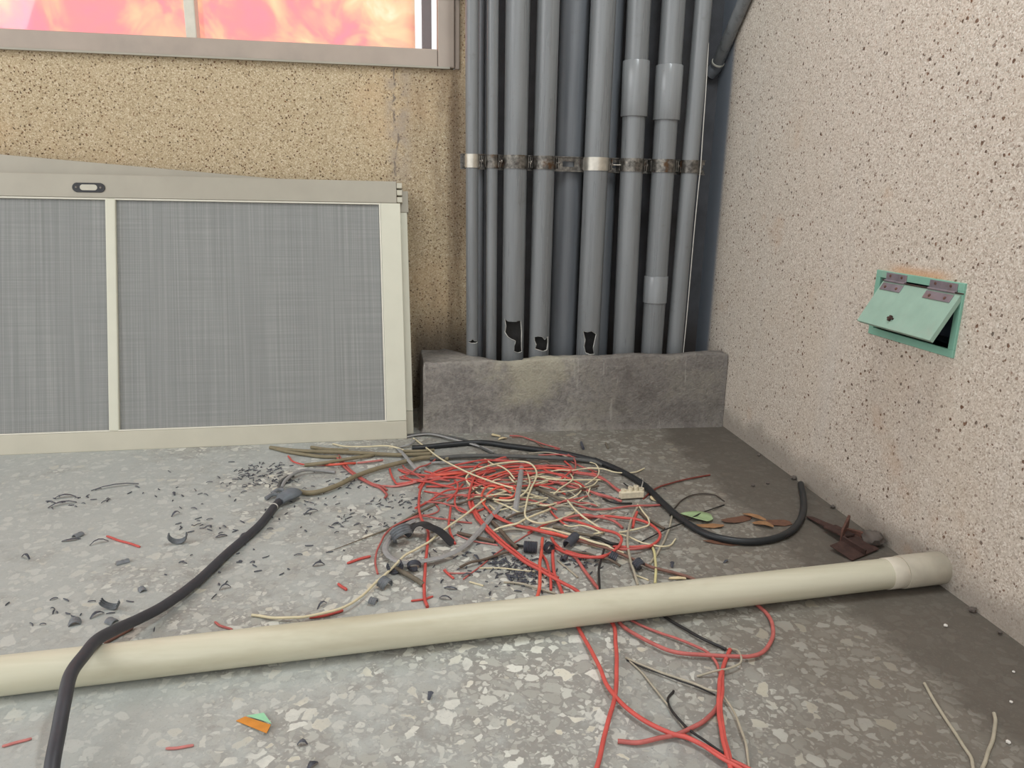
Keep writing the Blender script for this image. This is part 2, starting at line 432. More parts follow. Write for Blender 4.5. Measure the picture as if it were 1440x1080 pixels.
def plate(bm, outline, h, z0=0.0, bend=None):
    """thin slab from a flat outline; bend(x, y) lifts it"""
    bend = bend or (lambda x, y: 0.0)
    lo = [bm.verts.new((x, y, z0+bend(x, y))) for x, y in outline]
    hi = [bm.verts.new((x, y, z0+h+bend(x, y))) for x, y in outline]
    n = len(outline)
    bm.faces.new(lo[::-1]); bm.faces.new(hi)
    for i in range(n): bm.faces.new((lo[i], lo[(i+1) % n], hi[(i+1) % n], hi[i]))
def sheet_with_hole(bm, A, B, ha, hb, put):
    """rectangle A..B with a rectangular hole ha..hb; put(u, v) makes the point"""
    U = sorted({A[0], ha[0], hb[0], B[0]}); V = sorted({A[1], ha[1], hb[1], B[1]})
    g = {(u, v): bm.verts.new(put(u, v)) for u in U for v in V}
    for i in range(len(U)-1):
        for j in range(len(V)-1):
            if U[i] >= ha[0]-1e-9 and U[i+1] <= hb[0]+1e-9 and V[j] >= ha[1]-1e-9 and V[j+1] <= hb[1]+1e-9: continue
            bm.faces.new((g[U[i], V[j]], g[U[i+1], V[j]], g[U[i+1], V[j+1]], g[U[i], V[j+1]]))

# ------------------------------------------------------------------ the setting
WX, WY, HT = 0.8804, 2.108, 2.5
XL, YN = -2.6, -1.4
bm = bmesh.new(); box(bm, (XL, YN, -0.12), (WX+0.12, WY+0.14, 0))
tag(finish('floor', bm, 'terrazzo'), 'grey terrazzo floor with large pale stone chips', 'floor', kind='structure')
# back wall with the window opening
WIN = ((-2.3, 0.949), (0.144, 2.15))
bm = bmesh.new()
sheet_with_hole(bm, (XL, 0), (WX, HT), WIN[0], WIN[1], lambda u, v: (u, WY, v))
sheet_with_hole(bm, (XL, 0), (WX+0.12, HT), WIN[0], WIN[1], lambda u, v: (u, WY+0.14, v))
for (a, b) in (((WIN[0][0], WIN[0][1]), (WIN[1][0], WIN[0][1])), ((WIN[1][0], WIN[0][1]), (WIN[1][0], WIN[1][1])), ((WIN[1][0], WIN[1][1]), (WIN[0][0], WIN[1][1])), ((WIN[0][0], WIN[1][1]), (WIN[0][0], WIN[0][1]))):
    bm.faces.new([bm.verts.new((a[0], WY, a[1])), bm.verts.new((b[0], WY, b[1])), bm.verts.new((b[0], WY+0.14, b[1])), bm.verts.new((a[0], WY+0.14, a[1]))])
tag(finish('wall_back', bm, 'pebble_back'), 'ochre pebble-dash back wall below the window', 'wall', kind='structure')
# right wall with the recess of the hatch
HY0, HY1, HZ0, HZ1 = 1.0565, 1.2575, 0.392, 0.4885
bm = bmesh.new()
sheet_with_hole(bm, (YN, 0), (WY, HT), (HY0, HZ0), (HY1, HZ1), lambda u, v: (WX, u, v))
sheet_with_hole(bm, (YN, 0), (WY+0.14, HT), (HY0, HZ0), (HY1, HZ1), lambda u, v: (WX+0.12, u, v))
tag(finish('wall_right', bm, 'pebble_right'), 'pinkish pebble-dash right wall with the green hatch', 'wall', kind='structure')
bm = bmesh.new(); box(bm, (XL, YN+0.2, HT), (WX+0.12, WY+0.14, HT+0.1))
M['ceiling'] = simple('ceiling_plaster', (200, 196, 188), 0.9, 0.05)
tag(finish('ceiling', bm, 'ceiling'), 'plain plaster ceiling above the landing', 'ceiling', kind='structure')

# window
win = thing('window_1', 'aluminium framed window over the ochre wall', 'window', (0, WY, 0.949)); win['kind'] = 'structure'
def wpart(name, a, b, mat='win_alu', bev=0.003, parent=None):
    bm = bmesh.new(); box(bm, a, b, bev, 2)
    o = finish(name, bm, mat, parent or win)
    o.matrix_parent_inverse = Matrix.Translation((0, WY, 0.949)).inverted()
    return o
wpart('bottom_rail', (WIN[0][0], WY-0.012, 0.949), (0.087, WY+0.075, 0.996))
wpart('jamb', (0.0875, WY-0.012, 0.951), (0.132, WY+0.075, 2.148))
wpart('outer_trim', (0.1325, WY-0.006, 0.949), (0.146, WY+0.03, 2.148))
wpart('head_rail', (WIN[0][0], WY-0.012, 2.10), (0.087, WY+0.075, 2.148))
wpart('mullion', (-0.557, WY+0.02, 0.996), (-0.530, WY+0.06, 2.10), 'gasket')
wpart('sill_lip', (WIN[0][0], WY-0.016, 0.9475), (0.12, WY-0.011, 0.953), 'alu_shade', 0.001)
wpart('latch_keeper', (0.084, WY-0.022, 1.122), (0.15, WY-0.0125, 1.15), 'dark_bar', 0.002)
bm = bmesh.new(); box(bm, (WIN[0][0]+0.002, WY+0.062, 0.994), (0.0873, WY+0.066, 2.102))
o = finish('pane', bm, 'glass', win); o.matrix_parent_inverse = Matrix.Translation((0, WY, 0.949)).inverted()
# beyond the window
bm = bmesh.new()
nx, nz = 60, 30
def shp(u, v): return (-2.2+u*2.2312, 2.325+0.006*math.sin(u*31)+0.004*math.sin(v*9+u*14), 0.80+v*1.5)
g = [[bm.verts.new(shp(i/nx, j/nz)) for j in range(nz+1)] for i in range(nx+1)]
for i in range(nx):
    for j in range(nz): bm.faces.new((g[i][j], g[i+1][j], g[i+1][j+1], g[i][j+1]))
o = finish('hanging_sheet', bm, 'sheet', None, True)
tag(o, 'pink and orange mottled sheet hanging outside the window', 'sheet')
md = o.modifiers.new('thickness', 'SOLIDIFY'); md.thickness = 0.0015
bm = bmesh.new(); box(bm, (0.050, 2.31, 0.6), (0.079, 2.335, 2.4), 0.003, 2)
tag(finish('window_bar', bm, 'dark_bar'), 'dark upright bar outside the window at the right of the pink sheet', 'bar')

# ------------------------------------------------------------------ concrete curb in front of the pipes
def dense(poly, step):
    out = []
    for i in range(len(poly)):
        a, b = Vector(poly[i]), Vector(poly[(i+1) % len(poly)])
        n = max(1, int((b-a).length/step))
        out += [a.lerp(b, j/n) for j in range(n)]
    return out
L = dense([(0.034, 1.868), (0.879, 1.868), (0.879, 1.910), (0.124, 1.910), (0.112, 1.930), (0.108, 2.106), (0.030, 2.106)], 0.012)
ctr = []
for i, p in enumerate(L):
    t = (L[(i+1) % len(L)]-L[i-1]).normalized(); ctr.append(Vector((-t.y, t.x)))   # inward for a counter-clockwise outline
bm = bmesh.new(); rings = []
prof = [(0.0, -0.010), (0.006, -0.005), (0.016, -0.001), (0.06, 0), (0.11, 0.001), (0.16, 0.001), (0.188, 0.002), (0.198, 0.004), (0.202, 0.009)]
for (z, inset) in prof:
    ring = []
    for i, p in enumerate(L):
        q = p+ctr[i]*inset
        nz_ = noise.noise(Vector((p.x*9, p.y*9, 3.1)))*0.006 + noise.noise(Vector((p.x*34, p.y*34, 7.0)))*0.003
        slope = 0.010*(p.x-0.45)/0.45 - (0.012 if (p.y > 1.905 and p.x < 0.3) else 0.0)
        zz = z + (nz_ + slope)*(1 if z > 0.18 else z/0.18)
        d = noise.noise(Vector((p.x*14, p.y*14, z*14)))*0.0025*(1 if 0.01 < z else 0.4)
        ring.append(bm.verts.new((min(q.x, 0.8795), min(q.y+d, 2.1075), max(zz, 0))))
    rings.append(ring)
for a, b in zip(rings, rings[1:]):
    for i in range(len(L)):
        bm.faces.new((a[i], a[(i+1) % len(L)], b[(i+1) % len(L)], b[i]))
ft = bm.faces.new(rings[-1]); bmesh.ops.triangulate(bm, faces=[ft])
tag(finish('concrete_curb', bm, 'concrete', None, True), 'rough grey concrete curb around the feet of the wall pipes', 'curb')

# ------------------------------------------------------------------ wall pipes
PIPE_HOLES = {
    'P3': [(-0.940,0.2931), (-0.666,0.2886), (0.026,0.2880), (0.577,0.2898), (0.739,0.2577), (0.743,0.2298), (0.807,0.2014), (0.311,0.2004), (0.010,0.2047), (0.017,0.2204), (0.116,0.2343), (-0.206,0.2382), (-0.577,0.2446), (-0.911,0.2572), (-0.784,0.2744)],
    'P4': [(-0.632,0.2424), (-0.272,0.2454), (0.119,0.2444), (0.386,0.2356), (0.748,0.2429), (0.847,0.2284), (0.718,0.2063), (0.270,0.2032), (-0.136,0.2068), (-0.535,0.2101), (-0.425,0.2216), (-0.622,0.2324)],
    'P6': [(-0.707,0.2581), (-0.315,0.2569), (0.022,0.2600), (0.464,0.2508), (0.364,0.2353), (0.223,0.2129), (0.354,0.1944), (0.033,0.1938), (-0.404,0.1980), (-0.570,0.2151), (-0.492,0.2351)],
    'P1': [(-0.832,0.2286), (-0.334,0.2311), (0.000,0.2363), (0.348,0.2310), (1.096,0.2277), (0.545,0.2257), (-0.163,0.2257)],
}
def inside(p, poly):
    x, y = p; c = False
    for i in range(len(poly)):
        (x1, y1), (x2, y2) = poly[i], poly[i-1]
        if (y1 > y) != (y2 > y) and x < (x2-x1)*(y-y1)/(y2-y1)+x1: c = not c
    return c
ZB, ZT = 0.0005, 1.75
def wall_pipe(key, xb, xt, r, y, label, mat='pvc', sleeves=()):
    """upright pipe; xb, xt are its centre at z = .19 and z = 1.10"""
    cx = lambda z: xb+(xt-xb)*(z-0.19)/0.91
    t = thing('wall_pipe', label, 'pipe', (cx(ZB), y, ZB), 'upright pipes along the back wall')
    inv = Matrix.Translation((cx(ZB), y, ZB)).inverted()
    bm = bmesh.new(); hole = PIPE_HOLES.get(key)
    if hole:
        za = min(p[1] for p in hole)-0.012; zb = max(p[1] for p in hole)+0.012
        na, nzv = 144, 46
        zs = [ZB, za] + [za+(zb-za)*j/nzv for j in range(1, nzv)] + [zb, ZT]
    else:
        na = 40; zs = [ZB, ZT]
    rings = [[bm.verts.new((cx(z)+r*math.sin(2*math.pi*k/na), y-r*math.cos(2*math.pi*k/na), z)) for k in range(na)] for z in zs]
    for i in range(len(zs)-1):
        for k in range(na):
            if hole and 0 < i < len(zs)-2:
                a = 2*math.pi*(k+0.5)/na
                if a > math.pi: a -= 2*math.pi
                if inside((a, (zs[i]+zs[i+1])/2), hole): continue
            bm.faces.new((rings[i][k], rings[i][(k+1) % na], rings[i+1][(k+1) % na], rings[i+1][k]))
    bm.faces.new(rings[0][::-1]); bm.faces.new(rings[-1])
    o = finish('tube', bm, mat, t, True); o.matrix_parent_inverse = inv
    if hole:
        bm = bmesh.new(); lathe(bm, [(r-0.0022, ZB+0.002), (r-0.0022, 0.42)], 40, 'Z', (cx(0.2), y, 0), False)
        # dark liner paints the shade inside the hole; only its far half stays
        bmesh.ops.delete(bm, geom=[f for f in bm.faces if f.calc_center_median().y < y-r*0.1 and len(f.verts) == 4], context='FACES')
        o = finish('hole_shade_liner', bm, 'hole_shade', t, True); o.matrix_parent_inverse = inv
        # torn whitish lip round the hole
        bm = bmesh.new(); rnd = random.Random(key); lip = []
        pts = dense([Vector(p) for p in hole], 0.0)if False else []
        for i in range(len(hole)):
            a, b = Vector(hole[i]), Vector(hole[(i+1) % len(hole)])
            for j in range(3): pts.append(a.lerp(b, j/3))
        c0 = sum(pts, Vector((0, 0)))/len(pts)
        inn, out = [], []
        for p in pts:
            d = Vector(((p.x-c0.x)*r, p.y-c0.y)); d = d.normalized() if d.length else Vector((1, 0))
            w = 0.0004+0.0014*rnd.random()**3
            rr = r+0.0005+0.0014*rnd.random()
            q = Vector((p.x+d.x*w/r, p.y+d.y*w)); s = Vector((p.x-d.x*0.0005/r, p.y-d.y*0.0005))
            inn.append(bm.verts.new((cx(s.y)+(r-0.0006)*math.sin(s.x), y-(r-0.0006)*math.cos(s.x), s.y)))
            out.append(bm.verts.new((cx(q.y)+rr*math.sin(q.x), y-rr*math.cos(q.x), q.y)))
        for i in range(len(pts)):
            j = (i+1) % len(pts); bm.faces.new((inn[i], inn[j], out[j], out[i]))
        o = finish('torn_edge', bm, 'torn', t); o.matrix_parent_inverse = inv
        tag(o, 'pale torn rim of the hole', None)
    for (z0, z1, rs, taper) in sleeves:
        bm = bmesh.new()
        rings = []
        for (rr, z) in ((r+0.0002, z0), (rs-0.001, z0+0.0003), (rs, z0+0.002), (rs, z1-0.002), (rs-0.001, z1-0.0003), (r+0.0002, z1)):
            if taper and z < z0+0.001: rr = r+0.0002
            rings.append([bm.verts.new((cx(z)+rr*math.sin(2*math.pi*k/40), y-rr*math.cos(2*math.pi*k/40), z)) for k in range(40)])
        for a, b in zip(rings, rings[1:]):
            for k in range(40): bm.faces.new((a[k], a[(k+1) % 40], b[(k+1) % 40], b[k]))
        o = finish('coupling', bm, 'pvc_joint', t, True); o.matrix_parent_inverse = inv
    return cx
PY = 1.984
cxs = {}
cxs['P1'] = (wall_pipe('P1', .1740, .1675, .0165, PY, 'thin grey pipe at the far left of the row, cracked open at its foot'), .0165)
cxs['P2'] = (wall_pipe('P2', .2275, .2205, .0148, PY, 'thin grey pipe standing second from the left of the row'), .0148)
cxs['P3'] = (wall_pipe('P3', .2880, .2838, .0310, PY, 'thick grey pipe with the largest torn hole at its foot'), .0310)
cxs['P4'] = (wall_pipe('P4', .3631, .3619, .0287, PY, 'grey pipe with a small ragged hole, just right of the largest hole'), .0287)
cxs['P6'] = (wall_pipe('P6', .5053, .5045, .0325, PY, 'thick grey pipe in the middle with a dark stain and a tall torn hole'), .0325)
cxs['P7'] = (wall_pipe('P7', .6113, .5983, .0305, PY, 'grey pipe with one coupling near the top, left of the twice joined pipe', sleeves=((.832, .970, .0355, 0),)), .0305)
cxs['P8'] = (wall_pipe('P8', .6952, .6905, .0310, PY, 'grey pipe with two couplings, one high and one low', sleeves=((.826, .963, .0362, 0), (.335, .412, .0338, 1))), .0310)
cxs['P9'] = (wall_pipe('P9', .7640, .7705, .0227, PY, 'grey pipe at the far right of the row beside the right wall'), .0227)
wall_pipe('P5', .4486, .4499, .0400, 2.0655, 'dark grey pipe set back behind the slotted rail', 'pvc_dark')
wall_pipe('P1b', .2030, .2010, .0095, 2.060, 'narrow pipe set back between the two thin left pipes', 'pvc_dark')
wall_pipe('P6b', .5600, .5580, .0230, 2.060, 'dark pipe set back between the stained pipe and the coupled pipe', 'pvc_dark')
wall_pipe('P8b', .7330, .7260, .0160, 2.060, 'dark pipe set back in the gap left of the far right pipe', 'pvc_dark')

# rail and clamps
t = thing('slotted_rail', 'dusty slotted steel rail running level behind the wall pipes', 'rail', (0.148, 2.02, 0.691))
inv = Matrix.Translation((0.148, 2.02, 0.691)).inverted()
bm = bmesh.new()
x = 0.142
while x < 0.82:          # slotted strip: uprights between slots plus top and bottom band
    box(bm, (x, 2.0175, 0.702), (min(x+0.030, 0.824), 2.0215, 0.716)); x += 0.062
box(bm, (0.142, 2.0175, 0.716), (0.824, 2.0215, 0.727)); box(bm, (0.142, 2.0175, 0.691), (0.824, 2.0215, 0.702))
o = finish('slotted_strip', bm, 'galv', t); o.matrix_parent_inverse = inv
bm = bmesh.new(); box(bm, (0.142, 2.0103, 0.7262), (0.824, 2.0190, 0.7285)); box(bm, (0.142, 2.0103, 0.6892), (0.824, 2.0190, 0.6915))
o = finish('lip', bm, 'galv', t); o.matrix_parent_inverse = inv
names = {'P1': 'around the far left thin pipe', 'P2': 'around the second thin pipe from the left', 'P3': 'around the thick pipe with the largest hole', 'P4': 'around the pipe with the small ragged hole', 'P6': 'around the stained pipe, its left half bright', 'P7': 'around the pipe with one coupling', 'P8': 'around the pipe with two couplings', 'P9': 'around the far right pipe'}
for key, (cx, r) in cxs.items():
    x0 = cx(0.709); z0, z1 = 0.692, 0.726
    t = thing('pipe_clamp', 'steel clamp '+names[key], 'clamp', (x0, PY-r, 0.709), 'clamps holding the wall pipes')
    inv = Matrix.Translation((x0, PY-r, 0.709)).inverted()
    bm = bmesh.new(); n = 28; V = []
    for rr in (r+0.0004, r+0.0022):
        row = []
        for i in range(n+1):
            a = math.radians(-98+196*i/n); row.append([bm.verts.new((x0+rr*math.sin(a), PY-rr*math.cos(a), z)) for z in (z0, z1)])
        V.append(row)
    for i in range(n):
        bm.faces.new((V[0][i][0], V[0][i+1][0], V[0][i+1][1], V[0][i][1]))
        bm.faces.new((V[1][i][0], V[1][i+1][0], V[1][i+1][1], V[1][i][1]))
        for e in (0, 1): bm.faces.new((V[0][i][e], V[0][i+1][e], V[1][i+1][e], V[1][i][e]))
    o = finish('band', bm, 'galv_clean' if key in ('P1', 'P6') else 'galv', t, True); o.matrix_parent_inverse = inv
    for s in (-1, 1):
        bm = bmesh.new(); xe = x0+s*(r+0.0018)
        if s > 0: box(bm, (xe, PY-r*0.35, z0+0.003), (xe+0.0020, PY+r*0.85, z1-0.003)); box(bm, (xe+0.0050, PY-r*0.35, z0+0.003), (xe+0.0070, PY+r*0.85, z1-0.003))
        else: box(bm, (xe-0.0018, PY+r*0.05, z0+0.003), (xe, 2.017, z1-0.003))
        o = finish('ear', bm, 'galv', t); o.matrix_parent_inverse = inv
    bm = bmesh.new(); yb = PY-r*0.10; xb = x0+r+0.0088
    lathe(bm, [(0.0, -0.0105), (0.0028, -0.0105), (0.0028, 0.0), (0.0060, 0.0), (0.0060, 0.0028), (0.0045, 0.0042), (0.0, 0.0042)], 14, 'X', (xb, yb, 0.709))
    o = finish('bolt', bm, 'screw', t, True); o.matrix_parent_inverse = inv
    if key == 'P6':
        bm = bmesh.new(); lathe(bm, [(0.0, 0.0), (0.0022, 0.0), (0.0022, 0.022), (0.0, 0.023)], 10, 'X', (xb+0.0043, yb, 0.7085))
        o = finish('bolt_shank', bm, 'galv_clean', t, True); o.matrix_parent_inverse = inv
# thin white wire along the right hand pipe
bm = bmesh.new()
cx, r = cxs['P9']
P = spline([(cx(z)+0.0215+dx, PY-0.012, z) for z, dx in ((1.02, -0.003), (0.90, 0.001), (0.80, 0.003), (0.74, 0.0045), (0.70, 0.0052), (0.66, 0.004), (0.55, 0.003), (0.42, 0.003), (0.30, 0.003), (0.20, 0.002), (0.10, 0.0))], 5)
tube(bm, P, 0.0013, 6)
tag(finish('white_wire', bm, 'crumb', None, True), 'thin white wire running down the far right wall pipe', 'wire')
# slanting conduit in the top corner
t = thing('conduit', 'slanting grey conduit with an elbow high in the corner', 'conduit', (0.858, 2.09, 0.975))
inv = Matrix.Translation((0.858, 2.09, 0.975)).inverted()
bm = bmesh.new(); A = Vector((0.862, 2.078, 0.990)); B = Vector((0.862, 1.60, 1.43))
tube(bm, [A, B], 0.0165, 24); o = finish('tube', bm, 'pvc', t, True); o.matrix_parent_inverse = inv
dA = (A-B).normalized()
bm = bmesh.new(); tube(bm, spline([A-dA*0.004, A+dA*0.012, A+dA*0.020+Vector((-0.004, 0.001, -0.001)), (0.852, 2.104, 0.966)], 6), 0.0178, 24)
o = finish('elbow', bm, 'pvc_dark', t, True); o.matrix_parent_inverse = inv
bm = bmesh.new(); tube(bm, [A-dA*0.006, A-dA*0.0015], 0.0180, 24); o = finish('collar_ring', bm, 'gasket', t, True); o.matrix_parent_inverse = inv

# ------------------------------------------------------------------ window screens leaning on the back wall
lean = math.radians(16.5)
dh = Vector((0.9989, 0.047, 0)).normalized(); back = Vector((-dh.y, dh.x, 0))
upv = math.cos(lean)*Vector((0, 0, 1)) + math.sin(lean)*back
nrm = dh.cross(upv)                     # points to the viewer's far side or near side
if nrm.y > 0: nrm = -nrm                # towards the camera
SC = Vector((-0.0095, 1.826, 0.0))
def screen(label, du, dn, rot, length, full, height=0.682, dv=0.0, br=0.047):
    """local axes: x along the bottom (0 at the right end), z up the leaning frame, y into the wall"""
    o0 = SC + dh*du - nrm*dn + Vector((0, 0, dv))
    m = Matrix((dh, -nrm, upv)).transposed().to_4x4(); m.translation = o0
    m = m @ Matrix.Rotation(rot, 4, 'Y')
    m.translation.z += max(0.0, 0.0)
    t = thing('window_screen', label, 'window screen', group='screens leaning on the back wall', mat=m)
    D = 0.0185
    def part(name, a, b, mat, bev=0.0015, par=None):
        bm = bmesh.new(); box(bm, a, b, bev, 2); return finish(name, bm, mat, par or t)
    rs, ts = 0.0515, 0.058
    part('bottom_rail', (-length, 0, 0), (0.0, D, br), 'alu')
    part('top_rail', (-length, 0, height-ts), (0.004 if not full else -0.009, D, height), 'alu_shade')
    part('stile', (-rs, 0.0003, br+0.0004), (0.0, D-0.0003, height-ts-0.0004), 'alu_light')
    part('stile', (-length, 0.0003, br+0.0004), (-length+rs, D-0.0003, height-ts-0.0004), 'alu_light')
    part('divider_bar', (-0.722, 0.001, br+0.0004), (-0.698, D-0.004, height-ts-0.0004), 'alu_light', 0.003)
    bm = bmesh.new()
    box(bm, (-length+rs, 0.0095, br), (-rs, 0.0105, height-ts)); part_o = finish('gauze', bm, 'gauze', t)
    bm = bmesh.new()
    for (a, b) in (((-length+rs, 0.002, height-ts-0.004), (-rs, 0.008, height-ts-0.0005)), ((-length+rs, 0.002, br+0.0005), (-rs, 0.008, br+0.004)), ((-rs-0.0045, 0.002, br+0.004), (-rs-0.0005, 0.008, height-ts-0.004))): box(bm, a, b)
    finish('gasket', bm, 'gasket', t)
    if full:
        # slotted end cap of the top rail, seen as stacked ends at the corner
        bm = bmesh.new()
        for q in range(3): box(bm, (-0.0085, 0.0015, height-ts+0.002+q*0.019), (0.006, D, height-ts+0.0165+q*0.019), 0.001)
        finish('end_cap', bm, 'alu', t)
        bm = bmesh.new(); xa, za, w2, h2 = -0.757, height-0.034, 0.036, 0.0118
        out = [(xa+w2*math.copysign(1, math.cos(a))*0.70+h2*math.cos(a), za+h2*math.sin(a)) for a in [2*math.pi*i/28 for i in range(28)]]
        lo = [bm.verts.new((x, -0.0022, z)) for x, z in out]; hi = [bm.verts.new((x, 0.001, z)) for x, z in out]
        bm.faces.new(lo)
        for i in range(28): bm.faces.new((lo[i], lo[(i+1) % 28], hi[(i+1) % 28], hi[i]))
        pl = finish('pull_plate', bm, 'black_plastic', t); tag(pl, 'black oblong pull plate', None)
        bm = bmesh.new(); out = [(xa+0.0125*math.copysign(1, math.cos(a))+0.0072*math.cos(a), za+0.0072*math.sin(a)) for a in [2*math.pi*i/24 for i in range(24)]]
        lo = [bm.verts.new((x, -0.0028, z)) for x, z in out]; hi = [bm.verts.new((x, -0.0022, z)) for x, z in out]; bm.faces.new(lo)
        for i in range(24): bm.faces.new((lo[i], lo[(i+1) % 24], hi[(i+1) % 24], hi[i]))
        finish('finger_slot', bm, 'pale_slot', pl)
        for s in (-1, 1):
            bm = bmesh.new(); lathe(bm, [(0.0028, 0.0), (0.0026, -0.0012), (0.0, -0.0016)], 12, 'Y', (xa+s*0.0275, -0.0022, za)); finish('screw', bm, 'screw', pl, True)
    return t
screen('front window screen of the leaning stack, with the black pull plate', 0, 0, 0, 1.36, True)
screen('second window screen, sticking out to the right behind the front one', 0.0185, 0.0255, 0, 1.36, False, 0.664, br=0.072)
screen('rearmost window screen of the stack, tilted up on its left', -0.040, 0.053, math.radians(3.9), 1.40, False, 0.678, br=0.066)

# ------------------------------------------------------------------ green hatch
t = thing('wall_hatch', 'small green hatch in the right wall with its flap ajar', 'hatch', (WX, 1.157, 0.3786))
inv = Matrix.Translation((WX, 1.157, 0.3786)).inverted()
def hp(name, bm, mat, par=None, sm=False):
    o = finish(name, bm, mat, par or t, sm)
    if par is None: o.matrix_parent_inverse = inv
    return o
bm = bmesh.new()
FY0, FY1, FZ0, FZ1 = 1.0445, 1.2695, 0.3790, 0.5005
for a, b in (((FY0, FZ1-0.013), (FY1, FZ1)), ((FY0, FZ0), (FY1, FZ0+0.013)), ((FY0, FZ0+0.013), (FY0+0.013, FZ1-0.013)), ((FY1-0.013, FZ0+0.013), (FY1, FZ1-0.013))):
    box(bm, (WX-0.0045, a[0], a[1]), (WX+0.03, b[0], b[1]), 0.0006)
hp('hatch_frame', bm, 'green')
bm = bmesh.new(); x0, x1 = WX+0.0, WX+0.075
v = [bm.verts.new((x, y, z)) for x in (x0, x1) for y in (HY0, HY1) for z in (HZ0, HZ1)]
for q in ((4, 5, 7, 6), (0, 1, 5, 4), (2, 6, 7, 3), (0, 4, 6, 2), (1, 3, 7, 5)): bm.faces.new([v[i] for i in q])
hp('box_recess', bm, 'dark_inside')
bm = bmesh.new(); tube(bm, spline([(WX+0.02, 1.25, 0.394), (WX+0.02, 1.235, 0.402), (WX+0.03, 1.215, 0.396), (WX+0.05, 1.20, 0.40)], 4), 0.004, 8)
hp('inner_cable', bm, 'black_wire')
# flap: local x = along the hinge towards the camera (-y world), local z = down the flap
ang = math.radians(29.5)
hx, hz = WX-0.0062, 0.4838
W_ = 0.197; Lf = 0.0865
dn = Vector((-math.sin(ang), 0, -math.cos(ang))); al = Vector((0, -1, 0)); no = Vector((-math.cos(ang), 0, math.sin(ang)))
fm = Matrix((al, no, dn)).transposed().to_4x4(); fm.translation = (hx, 1.2435, hz)
def fbox(name, boxes, mat, par=None, bev=0.0006):
    bm = bmesh.new()
    for a, b in boxes: box(bm, a, b, bev)
    bmesh.ops.transform(bm, matrix=fm, verts=bm.verts)
    return hp(name, bm, mat, par)
flap = fbox('flap', [((0, -0.0085, 0.001), (W_, 0.0, Lf))], 'green_door')
flap_children = []
def sub(o):
    o.parent = flap; o.matrix_parent_inverse = Matrix(); return o
for f0, f1 in ((0.006, 0.062), (0.122, 0.186)):
    w = f1-f0
    hg = fbox('hinge', [((f0, 0.0002, 0.0045), (f1, 0.0016, 0.0185))], 'hinge', None, 0.0003)
    bm = bmesh.new(); box(bm, (WX-0.0062, 1.2435-f1, 0.4855), (WX-0.0046, 1.2435-f0, 0.4985), 0.0003)
    o = hp('hinge_leaf', bm, 'hinge'); sub(o)
    bm = bmesh.new(); lathe(bm, [(0.0, 0), (0.0022, 0), (0.0022, w), (0.0, w)], 12, 'Y', (hx-0.0012, 1.2435-f1, hz+0.0005)); o = hp('hinge_knuckle', bm, 'hinge', None, True); sub(o)
    sub(hg)
    for fx in (0.22, 0.78):
        bm = bmesh.new(); lathe(bm, [(0.0027, 0.0), (0.0023, 0.0012), (0.0, 0.0016)], 12, 'Y', (f0+w*fx, 0.0016, 0.0125)); bmesh.ops.transform(bm, matrix=fm, verts=bm.verts)
        sub(hp('screw', bm, 'rust', None, True))
        bm = bmesh.new(); lathe(bm, [(0.0, -0.0014), (0.0022, -0.001), (0.0026, 0.0)], 12, 'X', (WX-0.0062, 1.2435-f0-w*fx, 0.4935)); sub(hp('screw', bm, 'rust', None, True))
bm = bmesh.new(); lathe(bm, [(0.0, 0), (0.0011, 0), (0.0011, 0.204), (0.0, 0.204)], 8, 'Y', (hx-0.0012, 1.040, hz+0.0005)); o = hp('hinge_pin', bm, 'dark_rust', None, True); sub(o)
bm = bmesh.new(); box(bm, (0.076, 0.0, 0.0655), (0.090, 0.0035, 0.0690)); box(bm, (0.0805, 0.0, 0.0625), (0.0850, 0.0045, 0.0725)); bmesh.ops.transform(bm, matrix=fm, verts=bm.verts)
o = sub(hp('latch_stub', bm, 'dark_rust')); tag(o, 'rusty cross-shaped latch stub', None)

# ------------------------------------------------------------------ beige drain pipe on the floor
PR = 0.0247
ax = lambda x: Vector((x, 0.9157+0.08847*x, 0.0268+0.0030*x))
t = thing('drain_pipe', 'long beige plastic pipe lying across the floor to the right wall', 'pipe', ax(0))
inv = Matrix.Translation(ax(0)).inverted()
def pt(name, x0, x1, r, mat, hollow=True):
    bm = bmesh.new(); A, B = ax(x0), ax(x1); n = 48
    T = (B-A).normalized(); N = T.cross(Vector((0, 0, 1))).normalized(); Bn = N.cross(T)
    rings = []
    for (c, rr) in ((A, r-0.0022), (A, r-0.0004), (A+T*0.0006, r), (B-T*0.0006, r), (B, r-0.0004), (B, r-0.0022)):
        rings.append([bm.verts.new(c+N*rr*math.cos(2*math.pi*k/n)+Bn*rr*math.sin(2*math.pi*k/n)) for k in range(n)])
    R = rings+[rings[0]]
    for a, b in zip(R, R[1:]):
        for k in range(n): bm.faces.new((a[k], a[(k+1) % n], b[(k+1) % n], b[k]))
    o = finish(name, bm, mat, t, True); o.matrix_parent_inverse = inv; return o
pt('tube', -1.45, 0.845, PR, 'beige_pvc')
pt('end_socket', 0.800, 0.8795, PR+0.0024, 'beige_joint')
pt('tape_band', 0.772, 0.800, PR+0.0010, 'tape')

